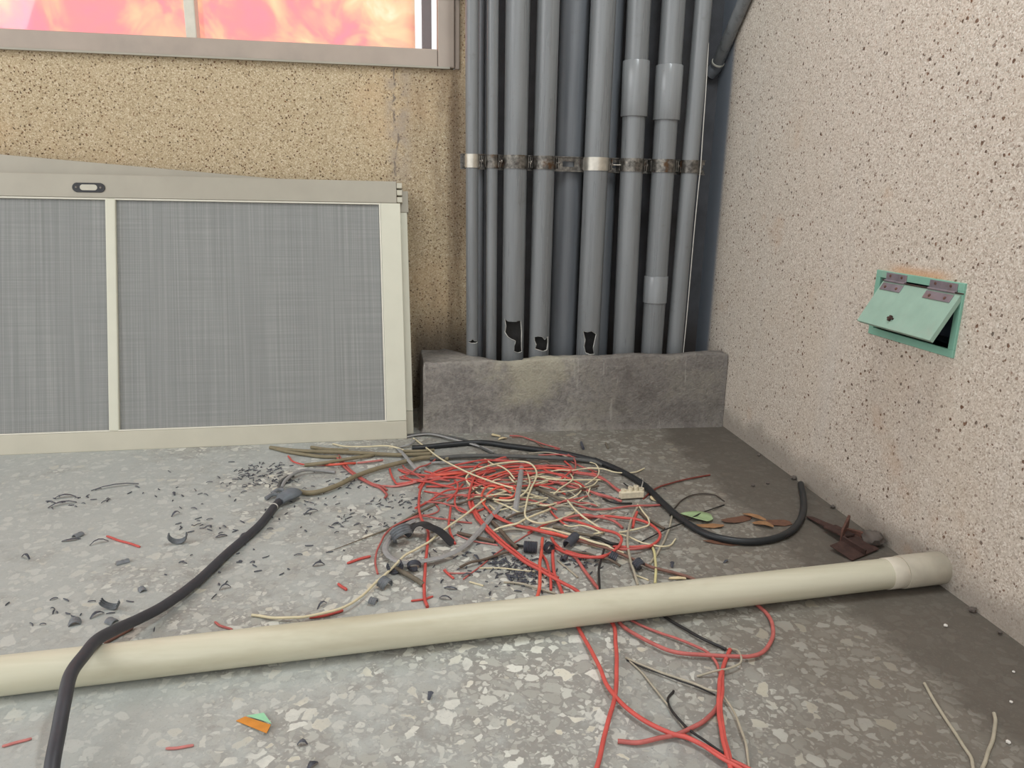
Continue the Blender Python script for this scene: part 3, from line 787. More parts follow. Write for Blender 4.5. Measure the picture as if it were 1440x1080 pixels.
# ------------------------------------------------------------------ wires and cables
WIRES = [
    ('red_wire', 'wire', 'red', 0.0027, [(0.1337,1.599,0.0027), (0.1011,1.597,0.0039), (0.0658,1.58,0.0053), (0.042,1.545,0.0063), (0.0254,1.493,0.0067), (0.0172,1.45,0.0067), (0.0143,1.399,0.0067), (0.0146,1.359,0.0067), (0.0178,1.317,0.0067), (0.0266,1.286,0.0067), (0.0295,1.256,0.0067), (0.0284,1.227,0.0067), (0.0248,1.182,0.0067), (0.021,1.132,0.0065), (0.0193,1.094,0.0054), (0.0175,1.053,0.0042), (0.0184,1.024,0.0033), (0.021,1.008,0.0027)],
     'long red wire bowing left out of the heap and ending just behind the pipe'),
    ('red_wire', 'wire', 'red_dull', 0.0018, [(-0.0585,1.12,0.0018), (-0.064,1.155,0.0028), (-0.0637,1.189,0.0036), (-0.0572,1.228,0.0047), (-0.051,1.259,0.0048), (-0.0388,1.288,0.0048), (-0.0185,1.312,0.0048), (0.0064,1.329,0.0048), (0.0258,1.332,0.0048), (0.0506,1.321,0.0048), (0.0735,1.314,0.0038), (0.0922,1.305,0.0029), (0.115,1.3,0.0018)],
     'thin red wire arching over the grey cable coil on the left'),
    ('red_wire', 'wire', 'red_dull', 0.0016, [(0.0476,1.397,0.0016), (0.0546,1.37,0.0026), (0.0479,1.352,0.0033), (0.0319,1.341,0.0036), (0.0123,1.34,0.0036), (-0.0129,1.321,0.0031), (-0.0299,1.306,0.0016)],
     'short thin red wire hooked beside the long grey spike'),
    ('red_wire', 'wire', 'red', 0.0024, [(0.0795,1.385,0.0024), (0.0749,1.339,0.005), (0.0706,1.297,0.0054), (0.0704,1.258,0.0054), (0.0743,1.232,0.0041), (0.0778,1.215,0.0024)],
     'short upright red offcut right of the black plastic clip'),
    ('red_wire', 'wire', 'red_dull', 0.0026, [(-0.1814,1.701,0.0026), (-0.1693,1.667,0.0033), (-0.1535,1.621,0.0042), (-0.1295,1.569,0.0046), (-0.1077,1.536,0.0046), (-0.0867,1.508,0.0046), (-0.0695,1.49,0.0042), (-0.0579,1.469,0.0035), (-0.0526,1.452,0.003), (-0.0557,1.437,0.0026)],
     'dull red twin wire passing under the khaki cable and hooking down at its end'),
    ('red_wire', 'wire', 'red_dull', 0.0024, [(-0.1742,1.706,0.0024), (-0.1595,1.657,0.0034), (-0.1408,1.607,0.0044), (-0.1207,1.565,0.0044), (-0.1021,1.536,0.0044), (-0.0812,1.509,0.0043), (-0.0643,1.499,0.0032), (-0.0528,1.478,0.0024)],
     'second dull red wire running beside the hooked one under the khaki cable'),
    ('red_wire', 'wire', 'red', 0.002, [(-0.2947,1.712,0.002), (-0.2764,1.67,0.0041), (-0.2493,1.644,0.005), (-0.2195,1.639,0.005), (-0.1969,1.645,0.002)],
     'red wire curling on the far left of the pile under the window screen'),
    ('red_wire', 'wire', 'red_bright', 0.0028, [(-0.1981,1.643,0.0028), (-0.1744,1.627,0.0088), (-0.1513,1.631,0.0088), (-0.1306,1.649,0.0028)],
     'short bright red stub lying across the khaki cable'),
    ('red_wire', 'wire', 'pink', 0.0024, [(-0.1263,1.651,0.0024), (-0.1051,1.647,0.0054), (-0.0873,1.651,0.0054), (-0.0683,1.665,0.0024)],
     'short pinkish red piece right of the bright red stub'),
    ('red_wire', 'wire', 'red', 0.0024, [(-0.0497,1.604,0.0024), (-0.0455,1.567,0.0032), (-0.0382,1.529,0.0041), (-0.0303,1.503,0.0048), (-0.0132,1.505,0.0054), (0.0107,1.518,0.0054), (0.0373,1.536,0.0054), (0.0643,1.546,0.0054), (0.0894,1.555,0.0045), (0.1243,1.567,0.0024)],
     'red wire with a sharp elbow on the left edge of the pile'),
    ('red_wire', 'wire', 'pink', 0.0022, [(-0.0635,1.504,0.0022), (-0.0452,1.497,0.003), (-0.026,1.497,0.0038), (-0.0046,1.505,0.0042), (0.0194,1.52,0.0042), (0.0529,1.538,0.0042), (0.0868,1.548,0.0039), (0.1305,1.56,0.0022)],
     'faded red wire reaching left toward the hooked twin wire'),
    ('red_wire', 'wire', 'red', 0.0024, [(-0.0293,1.599,0.0024), (-0.0155,1.574,0.0042), (0.0023,1.558,0.0063), (0.0265,1.545,0.0074), (0.0531,1.545,0.0074), (0.0827,1.556,0.0074), (0.1105,1.565,0.0056), (0.1382,1.57,0.0024)],
     'red wire sagging below the grey ribbon cable'),
    ('red_wire', 'wire', 'red_bright', 0.003, [(0.0467,1.553,0.003), (0.0639,1.536,0.0103), (0.0817,1.536,0.011), (0.102,1.54,0.011), (0.1256,1.555,0.003)],
     'bright orange red wire on top of the left half of the pile'),
    ('red_wire', 'wire', 'red', 0.0018, [(0.0269,1.466,0.0018), (0.0497,1.451,0.0038), (0.0701,1.439,0.0038), (0.0909,1.436,0.0038), (0.1204,1.436,0.0018)],
     'thin level red wire between the red bow and the loops'),
    ('red_wire', 'wire', 'red', 0.0022, [(0.1122,1.496,0.0022), (0.0958,1.447,0.0051), (0.0875,1.398,0.0062), (0.092,1.358,0.0062), (0.1046,1.34,0.0062), (0.1227,1.343,0.0052), (0.1446,1.362,0.0022)],
     'small round red loop at the left of the pile centre'),
    ('red_wire', 'wire', 'red', 0.0029, [(0.139,1.527,0.0029), (0.1265,1.458,0.0035), (0.1199,1.405,0.0041), (0.1217,1.354,0.0046), (0.1276,1.31,0.0051), (0.1345,1.282,0.0055), (0.1312,1.295,0.0057), (0.1403,1.254,0.0063), (0.157,1.206,0.0071), (0.1732,1.164,0.0079), (0.1893,1.13,0.0079), (0.2085,1.1,0.0079), (0.227,1.071,0.0079), (0.2437,1.047,0.0079), (0.2608,1.02,0.0079), (0.2785,0.9799,0.0033), (0.2949,0.9308,0.0029), (0.283,0.8711,0.0079), (0.2698,0.8203,0.0079), (0.2575,0.7813,0.0079), (0.246,0.7528,0.0071), (0.2312,0.7238,0.0062), (0.216,0.6912,0.005), (0.1996,0.6563,0.0037), (0.1895,0.6378,0.0029)],
     'long red wire running from the pile under the pipe to the bottom edge'),
    ('red_wire', 'wire', 'red', 0.0027, [(0.1452,1.521,0.0027), (0.1327,1.456,0.0042), (0.1247,1.401,0.0055), (0.1256,1.354,0.0067), (0.1318,1.313,0.0077), (0.1253,1.337,0.0077), (0.135,1.295,0.0077), (0.1461,1.255,0.0077), (0.1628,1.208,0.0077), (0.1791,1.168,0.0077), (0.1951,1.133,0.0076), (0.215,1.107,0.0055), (0.2328,1.083,0.0036), (0.2409,1.073,0.0027)],
     'red wire doubled against the long strand above the pipe'),
    ('red_wire', 'wire', 'red', 0.0029, [(0.2553,1.188,0.0029), (0.2454,1.143,0.0036), (0.2381,1.093,0.0044), (0.2367,1.052,0.0051), (0.2366,1.021,0.0057), (0.2377,0.9744,0.0032), (0.2417,0.925,0.0029), (0.2446,0.867,0.0079), (0.2471,0.8228,0.0079), (0.2481,0.7859,0.0079), (0.2568,0.7506,0.0079), (0.2744,0.7197,0.0079), (0.2973,0.6958,0.0079), (0.3173,0.6846,0.0079), (0.3329,0.6692,0.0072), (0.3473,0.6522,0.006), (0.3673,0.6354,0.0046), (0.3864,0.6144,0.0029)],
     'long red wire swinging from the pipe across the terrazzo to the bottom right'),
    ('red_wire', 'wire', 'red', 0.0023, [(0.3096,0.698,0.0023), (0.3207,0.6873,0.0058), (0.3318,0.6667,0.0083), (0.3434,0.6488,0.0083), (0.3578,0.6338,0.0071), (0.3695,0.6221,0.0023)],
     'second red strand against the bottom right end of the swinging wire'),
    ('red_wire', 'wire', 'red_dull', 0.0029, [(0.2817,1.15,0.0029), (0.2885,1.117,0.0035), (0.2921,1.074,0.0043), (0.2955,1.047,0.0048), (0.2987,1.027,0.0052), (0.3036,0.9795,0.0031), (0.3069,0.9295,0.0029), (0.3194,0.8994,0.0052), (0.3366,0.8708,0.0069), (0.3562,0.8518,0.0069), (0.3806,0.8409,0.0069), (0.4097,0.8356,0.0069), (0.4383,0.8295,0.0069), (0.4632,0.8268,0.0069), (0.4897,0.8376,0.0065), (0.5163,0.8658,0.0057), (0.5347,0.9015,0.0049), (0.5409,0.9329,0.003), (0.5391,0.9561,0.0029), (0.5335,0.9848,0.0029)],
     'faded red wire making a wide hairpin in front of the pipe'),
    ('red_wire', 'wire', 'red_dull', 0.002, [(0.3236,0.9483,0.002), (0.3272,0.9373,0.002), (0.3496,0.9085,0.003), (0.3755,0.8824,0.005), (0.399,0.8603,0.005), (0.4093,0.8404,0.005), (0.4117,0.8215,0.004), (0.408,0.8037,0.0031), (0.4018,0.7835,0.002)],
     'thin faded red wire above the wide hairpin'),
    ('red_wire', 'wire', 'red', 0.0029, [(0.444,0.85,0.0029), (0.4217,0.8182,0.0055), (0.3994,0.7823,0.0085), (0.3833,0.7482,0.0089), (0.3697,0.7169,0.0089), (0.3602,0.6873,0.0089), (0.3527,0.6577,0.0079), (0.3491,0.6372,0.0049), (0.3472,0.6241,0.0029)],
     'upright red wire in front of the pipe, beside the faded hairpin'),
    ('red_wire', 'wire', 'red', 0.0024, [(0.4293,0.8317,0.0024), (0.4113,0.8002,0.0053), (0.394,0.7615,0.0084), (0.3776,0.7295,0.0084), (0.3626,0.6876,0.0084), (0.3559,0.6572,0.0056), (0.3526,0.6396,0.0024)],
     'red strand doubled against the upright wire in front of the pipe'),
    ('red_wire', 'wire', 'red_dull', 0.0028, [(0.3779,0.7399,0.0028), (0.3591,0.7207,0.0042), (0.3369,0.7058,0.0058), (0.3079,0.6941,0.0058), (0.2776,0.6888,0.0058), (0.2538,0.6886,0.0046), (0.2352,0.6944,0.0028)],
     'dull red wire curving left to a cut end on the foreground terrazzo'),
    ('red_wire', 'wire', 'red_bright', 0.0029, [(0.2407,1.22,0.0029), (0.2283,1.162,0.0061), (0.2178,1.118,0.0069), (0.2095,1.071,0.0069), (0.2021,1.035,0.0067), (0.1958,1.017,0.005), (0.1879,0.9965,0.0029)],
     'bright red strand dropping straight to the pipe in front of the ribbed tube'),
    ('red_wire', 'wire', 'red', 0.0024, [(0.2297,1.154,0.0024), (0.2305,1.116,0.0054), (0.2285,1.079,0.0054), (0.2209,1.037,0.0024)],
     'thin red strand splitting right from the bright straight one'),
    ('red_wire', 'wire', 'red', 0.0022, [(0.3676,1.302,0.0022), (0.3413,1.311,0.0045), (0.3146,1.301,0.0052), (0.2863,1.29,0.0052), (0.2596,1.275,0.0052), (0.2354,1.258,0.0037), (0.2181,1.246,0.0022)],
     'red wire crossing the pile front toward its right rim'),
    ('red_wire', 'wire', 'red_dull', 0.0013, [(0.227,1.249,0.0013), (0.2002,1.224,0.0019), (0.1639,1.187,0.0023), (0.1328,1.15,0.0023), (0.1052,1.115,0.002), (0.083,1.088,0.0013)],
     'hair thin red wire slanting down left across bare terrazzo'),
    ('red_wire', 'wire', 'rust', 0.0028, [(0.1599,1.326,0.0028), (0.1867,1.289,0.0041), (0.2143,1.266,0.0052), (0.2375,1.244,0.0063), (0.2706,1.219,0.0068), (0.303,1.196,0.0068), (0.3346,1.173,0.0068), (0.3569,1.151,0.0068), (0.3729,1.131,0.0068), (0.3891,1.108,0.0068), (0.4084,1.085,0.0066), (0.4377,1.067,0.0051), (0.4651,1.047,0.0036), (0.4723,1.027,0.0028)],
     'brownish red cable leaving the pile to the right and going under the pipe'),
    ('red_wire', 'wire', 'red', 0.0028, [(0.1561,1.345,0.0028), (0.1748,1.302,0.0065), (0.1932,1.267,0.0098), (0.2192,1.25,0.0098), (0.2462,1.23,0.0098), (0.2697,1.215,0.0098), (0.2956,1.204,0.0069), (0.3224,1.198,0.0028)],
     'red wire lying on the front edge of the pile'),
    ('red_wire', 'wire', 'red_bright', 0.0026, [(0.2209,1.271,0.0026), (0.2369,1.242,0.0097), (0.2613,1.221,0.0116), (0.2855,1.202,0.0116), (0.3143,1.203,0.0026)],
     'bright red wire on top of the front edge bundle'),
    ('red_wire', 'wire', 'red', 0.0027, [(0.2578,1.22,0.0027), (0.2599,1.194,0.004), (0.2671,1.166,0.0057), (0.287,1.142,0.0084), (0.3052,1.129,0.0097), (0.3069,1.127,0.0097), (0.3282,1.126,0.0097), (0.3491,1.137,0.0097), (0.3701,1.16,0.0097), (0.3833,1.186,0.0097), (0.3815,1.212,0.0097), (0.3592,1.229,0.0097), (0.3378,1.252,0.0083), (0.3157,1.281,0.0055), (0.2896,1.298,0.0027)],
     'red wire looping round the ribbed black scraps at the pile front'),
    ('red_wire', 'wire', 'red', 0.0025, [(0.2507,1.194,0.0025), (0.2594,1.164,0.0073), (0.272,1.14,0.0115), (0.292,1.126,0.0115), (0.3139,1.121,0.0115), (0.331,1.123,0.0101), (0.354,1.147,0.005), (0.3658,1.163,0.0025)],
     'red wire doubled along the bottom of the front loop'),
    ('red_wire', 'wire', 'red', 0.0027, [(0.3634,1.174,0.0027), (0.3888,1.165,0.0048), (0.4116,1.161,0.0067), (0.4303,1.161,0.0077), (0.4514,1.179,0.0077), (0.4633,1.202,0.0077), (0.4642,1.227,0.0077), (0.4554,1.255,0.0077), (0.4389,1.272,0.0077), (0.4134,1.281,0.0077), (0.387,1.295,0.0067), (0.3575,1.298,0.0046), (0.3318,1.3,0.0027)],
     'big red oval loop at the right rim of the pile'),
    ('red_wire', 'wire', 'red_dull', 0.0025, [(0.3642,1.163,0.0025), (0.3836,1.149,0.0095), (0.4076,1.149,0.0095), (0.4345,1.167,0.0025)],
     'red wire doubled under the bottom of the oval loop'),
    ('red_wire', 'wire', 'red_dull', 0.0026, [(0.2789,1.294,0.0026), (0.2987,1.294,0.006), (0.3298,1.3,0.0086), (0.3543,1.292,0.0086), (0.3794,1.281,0.0086), (0.3959,1.268,0.0056), (0.4039,1.247,0.0026)],
     'dull red wire arched inside the oval loop'),
    ('red_wire', 'wire', 'red_dull', 0.0022, [(0.3342,1.371,0.0022), (0.3513,1.346,0.0037), (0.3683,1.331,0.0051), (0.3994,1.331,0.0052), (0.4327,1.338,0.0052), (0.4613,1.341,0.0052), (0.4871,1.342,0.0042), (0.5206,1.346,0.0022)],
     'faded red wire reaching right below the white plastic connector'),
    ('red_wire', 'wire', 'red_dull', 0.0027, [(0.3053,1.495,0.0027), (0.3277,1.473,0.0053), (0.3429,1.451,0.0067), (0.3767,1.425,0.0067), (0.4027,1.399,0.0067), (0.4246,1.383,0.0045), (0.4382,1.371,0.0027)],
     'faded red wire running into the left side of the white connector'),
    ('red_wire', 'wire', 'red_dull', 0.0024, [(0.3153,1.598,0.0024), (0.335,1.577,0.0047), (0.3561,1.543,0.0074), (0.3839,1.522,0.0074), (0.4128,1.507,0.0074), (0.432,1.475,0.0074), (0.4417,1.444,0.0056), (0.4528,1.421,0.0034), (0.4564,1.406,0.0024)],
     'faded red wire curving down to the top of the white connector'),
    ('red_wire', 'wire', 'red_dull', 0.0022, [(0.417,1.541,0.0022), (0.4315,1.49,0.0062), (0.4391,1.443,0.0062), (0.4534,1.407,0.0022)],
     'second faded red wire curving down to the white connector'),
    ('red_wire', 'wire', 'maroon', 0.0019, [(0.4887,1.382,0.0019), (0.5366,1.433,0.0038), (0.5885,1.462,0.0039), (0.6381,1.482,0.0039), (0.689,1.501,0.0019)],
     'dark red wire sticking out right beyond the thick black cable'),
    ('red_wire', 'wire', 'red', 0.0028, [(0.4541,1.316,0.0028), (0.4349,1.272,0.0068), (0.4228,1.248,0.0028)],
     'short red stub hanging below the white connector'),
    ('red_wire', 'wire', 'red', 0.0026, [(0.0158,1.486,0.0026), (0.0319,1.529,0.004), (0.064,1.559,0.006), (0.1033,1.581,0.0082), (0.1486,1.585,0.0086), (0.1926,1.572,0.0086), (0.242,1.576,0.0086), (0.2913,1.577,0.0086), (0.336,1.552,0.0078), (0.3821,1.537,0.0051), (0.4245,1.523,0.0026)],
     'red wire arching over the whole back of the pile'),
    ('red_wire', 'wire', 'red', 0.0024, [(0.1462,1.557,0.0024), (0.1923,1.57,0.0095), (0.2474,1.591,0.0104), (0.2897,1.567,0.0104), (0.3169,1.538,0.0073), (0.348,1.53,0.0024)],
     'red wire behind the grey ribbon at the back of the pile'),
    ('red_wire', 'wire', 'red_bright', 0.0024, [(0.1508,1.474,0.0024), (0.1669,1.512,0.0063), (0.1941,1.53,0.0111), (0.238,1.549,0.0124), (0.28,1.55,0.0124), (0.3363,1.554,0.0105), (0.3858,1.553,0.0024)],
     'bright red wire rising through the middle of the pile'),
    ('red_wire', 'wire', 'red', 0.0028, [(0.1228,1.346,0.0028), (0.117,1.378,0.0073), (0.1191,1.414,0.0098), (0.1267,1.459,0.0098), (0.1368,1.506,0.0098), (0.157,1.538,0.0096), (0.1924,1.569,0.0028)],
     'red wire turning tightly inside the cream loop, left side'),
    ('red_wire', 'wire', 'red_bright', 0.0025, [(0.1478,1.385,0.0025), (0.1566,1.415,0.008), (0.1768,1.438,0.0135), (0.2024,1.45,0.0135), (0.2206,1.43,0.0135), (0.2095,1.393,0.0135), (0.1865,1.395,0.0091), (0.1706,1.434,0.0025)],
     'small bright red coil in the centre of the cream loop'),
    ('red_wire', 'wire', 'red_bright', 0.0024, [(0.1534,1.358,0.0024), (0.1433,1.384,0.0095), (0.1499,1.43,0.0114), (0.1673,1.459,0.0114), (0.1904,1.45,0.0109), (0.213,1.438,0.0024)],
     'bright red loop left of the small coil'),
    ('red_wire', 'wire', 'red', 0.0024, [(0.1513,1.365,0.0024), (0.1622,1.312,0.0076), (0.19,1.274,0.0094), (0.2186,1.25,0.0094), (0.2476,1.247,0.0024)],
     'red wire leaving the cream loop toward the front bundle'),
    ('red_wire', 'wire', 'red', 0.002, [(0.2672,1.472,0.002), (0.2864,1.459,0.006), (0.308,1.443,0.006), (0.3278,1.42,0.002)],
     'short red wire right of the cream loop'),
    ('red_wire', 'wire', 'red_dull', 0.0024, [(0.2685,1.537,0.0024), (0.3065,1.484,0.0074), (0.3493,1.464,0.0074), (0.3735,1.434,0.0074), (0.394,1.405,0.0058), (0.4201,1.389,0.0024)],
     'faded red wire slanting right above the khaki bits'),
    ('red_wire', 'wire', 'red', 0.002, [(0.2789,1.34,0.002), (0.2836,1.306,0.005), (0.2894,1.28,0.005), (0.3004,1.267,0.002)],
     'short red offcut at the right of the pile centre'),
    ('red_wire', 'wire', 'red_dull', 0.0018, [(0.2613,1.824,0.0018), (0.2877,1.813,0.0034), (0.312,1.78,0.0038), (0.3387,1.744,0.0038), (0.3753,1.71,0.0018)],
     'faded red wire lying close in front of the concrete curb'),
    ('red_wire', 'wire', 'rust', 0.0015, [(0.2649,1.809,0.0015), (0.2938,1.804,0.0035), (0.3193,1.769,0.0035), (0.3367,1.714,0.0015)],
     'rusty thin wire beside the faded red one near the curb'),
    ('red_wire', 'wire', 'pink', 0.002, [(0.1669,1.637,0.002), (0.1996,1.631,0.006), (0.2352,1.646,0.002)],
     'short pink wire below the dark grey cable'),
    ('red_wire', 'wire', 'red_dull', 0.002, [(0.3805,1.619,0.002), (0.4001,1.572,0.005), (0.4293,1.541,0.002)],
     'short faded red wire right under the thick black cable'),
    ('red_wire', 'wire', 'pink', 0.0022, [(-0.0292,1.515,0.0022), (0.0072,1.514,0.006), (0.0441,1.527,0.0062), (0.0821,1.544,0.0062), (0.1279,1.568,0.0022)],
     'pink wire at the left side of the pile, lower one'),
    ('red_wire', 'wire', 'pink', 0.0022, [(-0.0238,1.599,0.0022), (0.0077,1.562,0.0052), (0.051,1.548,0.0052), (0.1023,1.566,0.0022)],
     'pink wire at the left side of the pile, upper one'),
    ('red_wire', 'wire', 'pink', 0.0014, [(0.082,1.254,0.0014), (0.1155,1.22,0.0024), (0.1544,1.202,0.0014)],
     'thin pink wire below the right end of the grey cable coil'),
    ('red_wire', 'wire', 'pink', 0.0013, [(0.0547,1.125,0.0013), (0.061,1.111,0.0021), (0.0957,1.106,0.0013)],
     'tiny pink wire left of the black shavings'),
    ('red_offcut', 'offcut', 'red', 0.0021, [(-0.556,1.31,0.0021), (-0.5294,1.291,0.0021), (-0.5066,1.276,0.0021), (-0.4819,1.26,0.0021)],
     'red offcut alone on the terrazzo left of the left black cable'),
    ('red_offcut', 'offcut', 'red', 0.0024, [(-0.112,1.161,0.0024), (-0.0927,1.173,0.0024), (-0.0729,1.183,0.0024)],
     'red offcut left of the grey cable coil'),
    ('red_offcut', 'offcut', 'red', 0.0024, [(-0.1211,1.093,0.0024), (-0.1138,1.082,0.0024), (-0.1067,1.072,0.0024)],
     'short red offcut left of the cream wire, near the pipe'),
    ('red_offcut', 'offcut', 'red', 0.0018, [(-0.0031,1.029,0.0018), (0.0154,1.032,0.0018), (0.0312,1.039,0.0018)],
     'red offcut crossing behind the end of the long bowed wire'),
    ('red_offcut', 'offcut', 'red', 0.002, [(0.0516,1.12,0.002), (0.0592,1.106,0.002), (0.0674,1.091,0.002)],
     'red offcut at the tip of the tiny pink wire'),
    ('red_offcut', 'offcut', 'red_dull', 0.0018, [(-0.2919,1.002,0.0018), (-0.2822,0.9915,0.0018), (-0.2621,0.9797,0.0018)],
     'tiny red offcut just behind the pipe on the left'),
    ('red_offcut', 'offcut', 'pink', 0.0017, [(-0.2829,0.7451,0.0017), (-0.2671,0.7448,0.0017), (-0.2528,0.7464,0.0017)],
     'faded red offcut below the orange paper scrap'),
    ('red_offcut', 'offcut', 'pink', 0.0017, [(-0.4673,0.7699,0.0017), (-0.4559,0.7735,0.0017), (-0.4413,0.7801,0.0017)],
     'faded red offcut at the lower left, left of the black cable'),
    ('red_offcut', 'offcut', 'red', 0.0024, [(-0.1551,0.9973,0.0024), (-0.1346,0.9997,0.0034), (-0.1068,1.012,0.0024)],
     'red tip lying against the left end of the cream wire'),
    ('red_offcut', 'offcut', 'rust', 0.003, [(-0.4312,0.9635,0.003), (-0.4198,0.9772,0.003), (-0.4049,0.9988,0.003)],
     'brown strip lying beneath the bend of the left black cable'),
    ('cream_wire', 'wire', 'cream', 0.0019, [(0.0067,1.821,0.0019), (0.0369,1.731,0.0079), (0.0731,1.618,0.0159), (0.1195,1.542,0.0159), (0.1529,1.497,0.0159), (0.1907,1.454,0.0159), (0.2246,1.436,0.0122), (0.2517,1.417,0.0064), (0.2744,1.409,0.0019)],
     'straight cream wire slanting from the window screen corner into the pile'),
    ('cream_wire', 'wire', 'cream', 0.0021, [(-0.2414,1.015,0.0021), (-0.2236,1.006,0.0034), (-0.2042,0.9986,0.0049), (-0.1802,0.9934,0.0068), (-0.154,0.991,0.009), (-0.1083,1.003,0.0121), (-0.0785,1.036,0.0121), (-0.0582,1.077,0.0121), (-0.0362,1.115,0.0121), (-0.0158,1.157,0.0121), (0.0059,1.181,0.0121), (0.0285,1.206,0.0121), (0.0456,1.233,0.0121), (0.0743,1.276,0.0121), (0.1127,1.329,0.0121), (0.1565,1.406,0.0094), (0.1384,1.378,0.0083), (0.1579,1.407,0.0071), (0.186,1.432,0.0056), (0.2214,1.454,0.0038), (0.2552,1.475,0.0021)],
     'long cream wire running from the pile centre down left past the black clip'),
    ('cream_wire', 'wire', 'cream', 0.002, [(0.1592,1.419,0.002), (0.1399,1.437,0.0053), (0.126,1.474,0.0087), (0.1201,1.508,0.0112), (0.1335,1.537,0.0135), (0.1623,1.555,0.0175), (0.1963,1.573,0.018), (0.2302,1.583,0.018), (0.263,1.583,0.018), (0.2796,1.556,0.018), (0.2801,1.512,0.018), (0.2688,1.466,0.018), (0.2528,1.423,0.018), (0.2397,1.382,0.018), (0.2268,1.333,0.018), (0.2185,1.287,0.018), (0.2271,1.268,0.0161), (0.2454,1.262,0.0129), (0.274,1.279,0.0089), (0.3028,1.302,0.0051), (0.3274,1.33,0.002)],
     'cream wire forming the big oval loop on top of the pile'),
    ('cream_wire', 'wire', 'cream', 0.0019, [(0.1592,1.419,0.0019), (0.1794,1.379,0.0129), (0.2025,1.367,0.0169), (0.2237,1.386,0.0169), (0.2402,1.411,0.0169), (0.2547,1.454,0.0165), (0.2634,1.526,0.0084), (0.2629,1.58,0.0019)],
     'cream wire closing the lower right of the big oval loop'),
    ('cream_wire', 'wire', 'cream', 0.0018, [(0.1773,1.655,0.0018), (0.1886,1.586,0.0135), (0.2069,1.565,0.0148), (0.2187,1.532,0.0148), (0.2262,1.504,0.0112), (0.2357,1.492,0.0018)],
     'cream wire entering the big oval loop from the back'),
    ('cream_wire', 'wire', 'cream', 0.0019, [(0.2196,1.537,0.0019), (0.2205,1.481,0.0139), (0.2344,1.483,0.0019)],
     'short cream stub left of the grey ribbon'),
    ('cream_wire', 'wire', 'cream', 0.0018, [(0.2525,1.514,0.0018), (0.2755,1.516,0.007), (0.2904,1.499,0.011), (0.3099,1.484,0.0118), (0.3402,1.478,0.0118), (0.4156,1.489,0.0047), (0.43,1.492,0.0018)],
     'level cream wire stretching right from the grey ribbon'),
    ('cream_wire', 'wire', 'cream', 0.0015, [(0.2858,1.536,0.0015), (0.3104,1.544,0.0044), (0.3392,1.549,0.0077), (0.3667,1.536,0.0105), (0.3971,1.546,0.0105), (0.4303,1.546,0.0105), (0.4068,1.549,0.0105), (0.4399,1.54,0.0105), (0.4627,1.52,0.0102), (0.491,1.519,0.0069), (0.5208,1.531,0.0039), (0.5486,1.557,0.0015)],
     'fine cream wire wandering right beneath the thick black cable'),
    ('cream_wire', 'wire', 'cream', 0.0017, [(0.2646,1.478,0.0017), (0.2905,1.475,0.0107), (0.3173,1.508,0.0017)],
     'short cream wire joining the level one from below'),
    ('cream_wire', 'wire', 'cream', 0.0017, [(0.3613,1.569,0.0017), (0.3605,1.518,0.008), (0.3569,1.482,0.0107), (0.3375,1.455,0.0107), (0.3146,1.429,0.0107), (0.2942,1.412,0.0017)],
     'cream wire bent like a hook right of the big loop'),
    ('cream_wire', 'wire', 'cream', 0.0017, [(0.3579,1.484,0.0017), (0.3651,1.449,0.0097), (0.362,1.422,0.0097), (0.3463,1.396,0.0097), (0.3291,1.395,0.0017)],
     'small cream arc opening left beside the hook'),
    ('cream_wire', 'wire', 'cream', 0.002, [(0.3035,1.405,0.002), (0.3174,1.391,0.0066), (0.3217,1.362,0.01), (0.3272,1.322,0.01), (0.3356,1.288,0.01), (0.3557,1.257,0.004), (0.3599,1.251,0.002)],
     'cream wire kinked and then straight toward the lower right'),
    ('cream_wire', 'wire', 'cream', 0.0022, [(0.1494,1.257,0.0022), (0.1703,1.258,0.0109), (0.1973,1.262,0.0142), (0.2151,1.278,0.0142), (0.2446,1.302,0.0142), (0.2788,1.344,0.0046), (0.2796,1.364,0.0022)],
     'cream wire slanting up right in front of the grey ribbon'),
    ('cream_wire', 'wire', 'cream', 0.0018, [(0.2395,1.378,0.0018), (0.2555,1.364,0.0098), (0.2802,1.395,0.0018)],
     'short cream bit right of the grey ribbon, upper of two'),
    ('cream_wire', 'wire', 'cream', 0.0015, [(0.2471,1.412,0.0015), (0.2588,1.395,0.0095), (0.2764,1.414,0.0015)],
     'tiny level cream bit right of the big loop crossing'),
    ('cream_wire', 'wire', 'cream', 0.0022, [(0.2574,1.373,0.0022), (0.2734,1.349,0.0102), (0.3092,1.381,0.0022)],
     'short thick cream bit right of the grey ribbon, lower of two'),
    ('cream_wire', 'wire', 'cream', 0.0018, [(0.1718,1.4,0.0018), (0.1904,1.353,0.0108), (0.207,1.327,0.0108), (0.2267,1.33,0.0018)],
     'cream wire passing behind the foot of the grey ribbon'),
    ('cream_wire', 'wire', 'cream', 0.0017, [(0.1593,1.381,0.0017), (0.1623,1.346,0.0097), (0.1698,1.348,0.0017)],
     'tiny cream stub above the end of the grey cable coil'),
    ('cream_wire', 'wire', 'cream', 0.0017, [(0.4678,1.355,0.0017), (0.464,1.304,0.0068), (0.4622,1.268,0.0087), (0.4526,1.242,0.0087), (0.4323,1.231,0.0087), (0.4073,1.226,0.0063), (0.392,1.232,0.0017)],
     'cream wire hooked below the white connector'),
    ('cream_wire', 'wire', 'greige', 0.0022, [(0.4618,1.339,0.0022), (0.4372,1.291,0.0056), (0.4145,1.24,0.0092), (0.3993,1.2,0.0092), (0.3876,1.161,0.0092), (0.3813,1.129,0.0092), (0.3721,1.082,0.0085), (0.3685,1.036,0.0022)],
     'grey cream wire hanging from the white connector down to the pipe'),
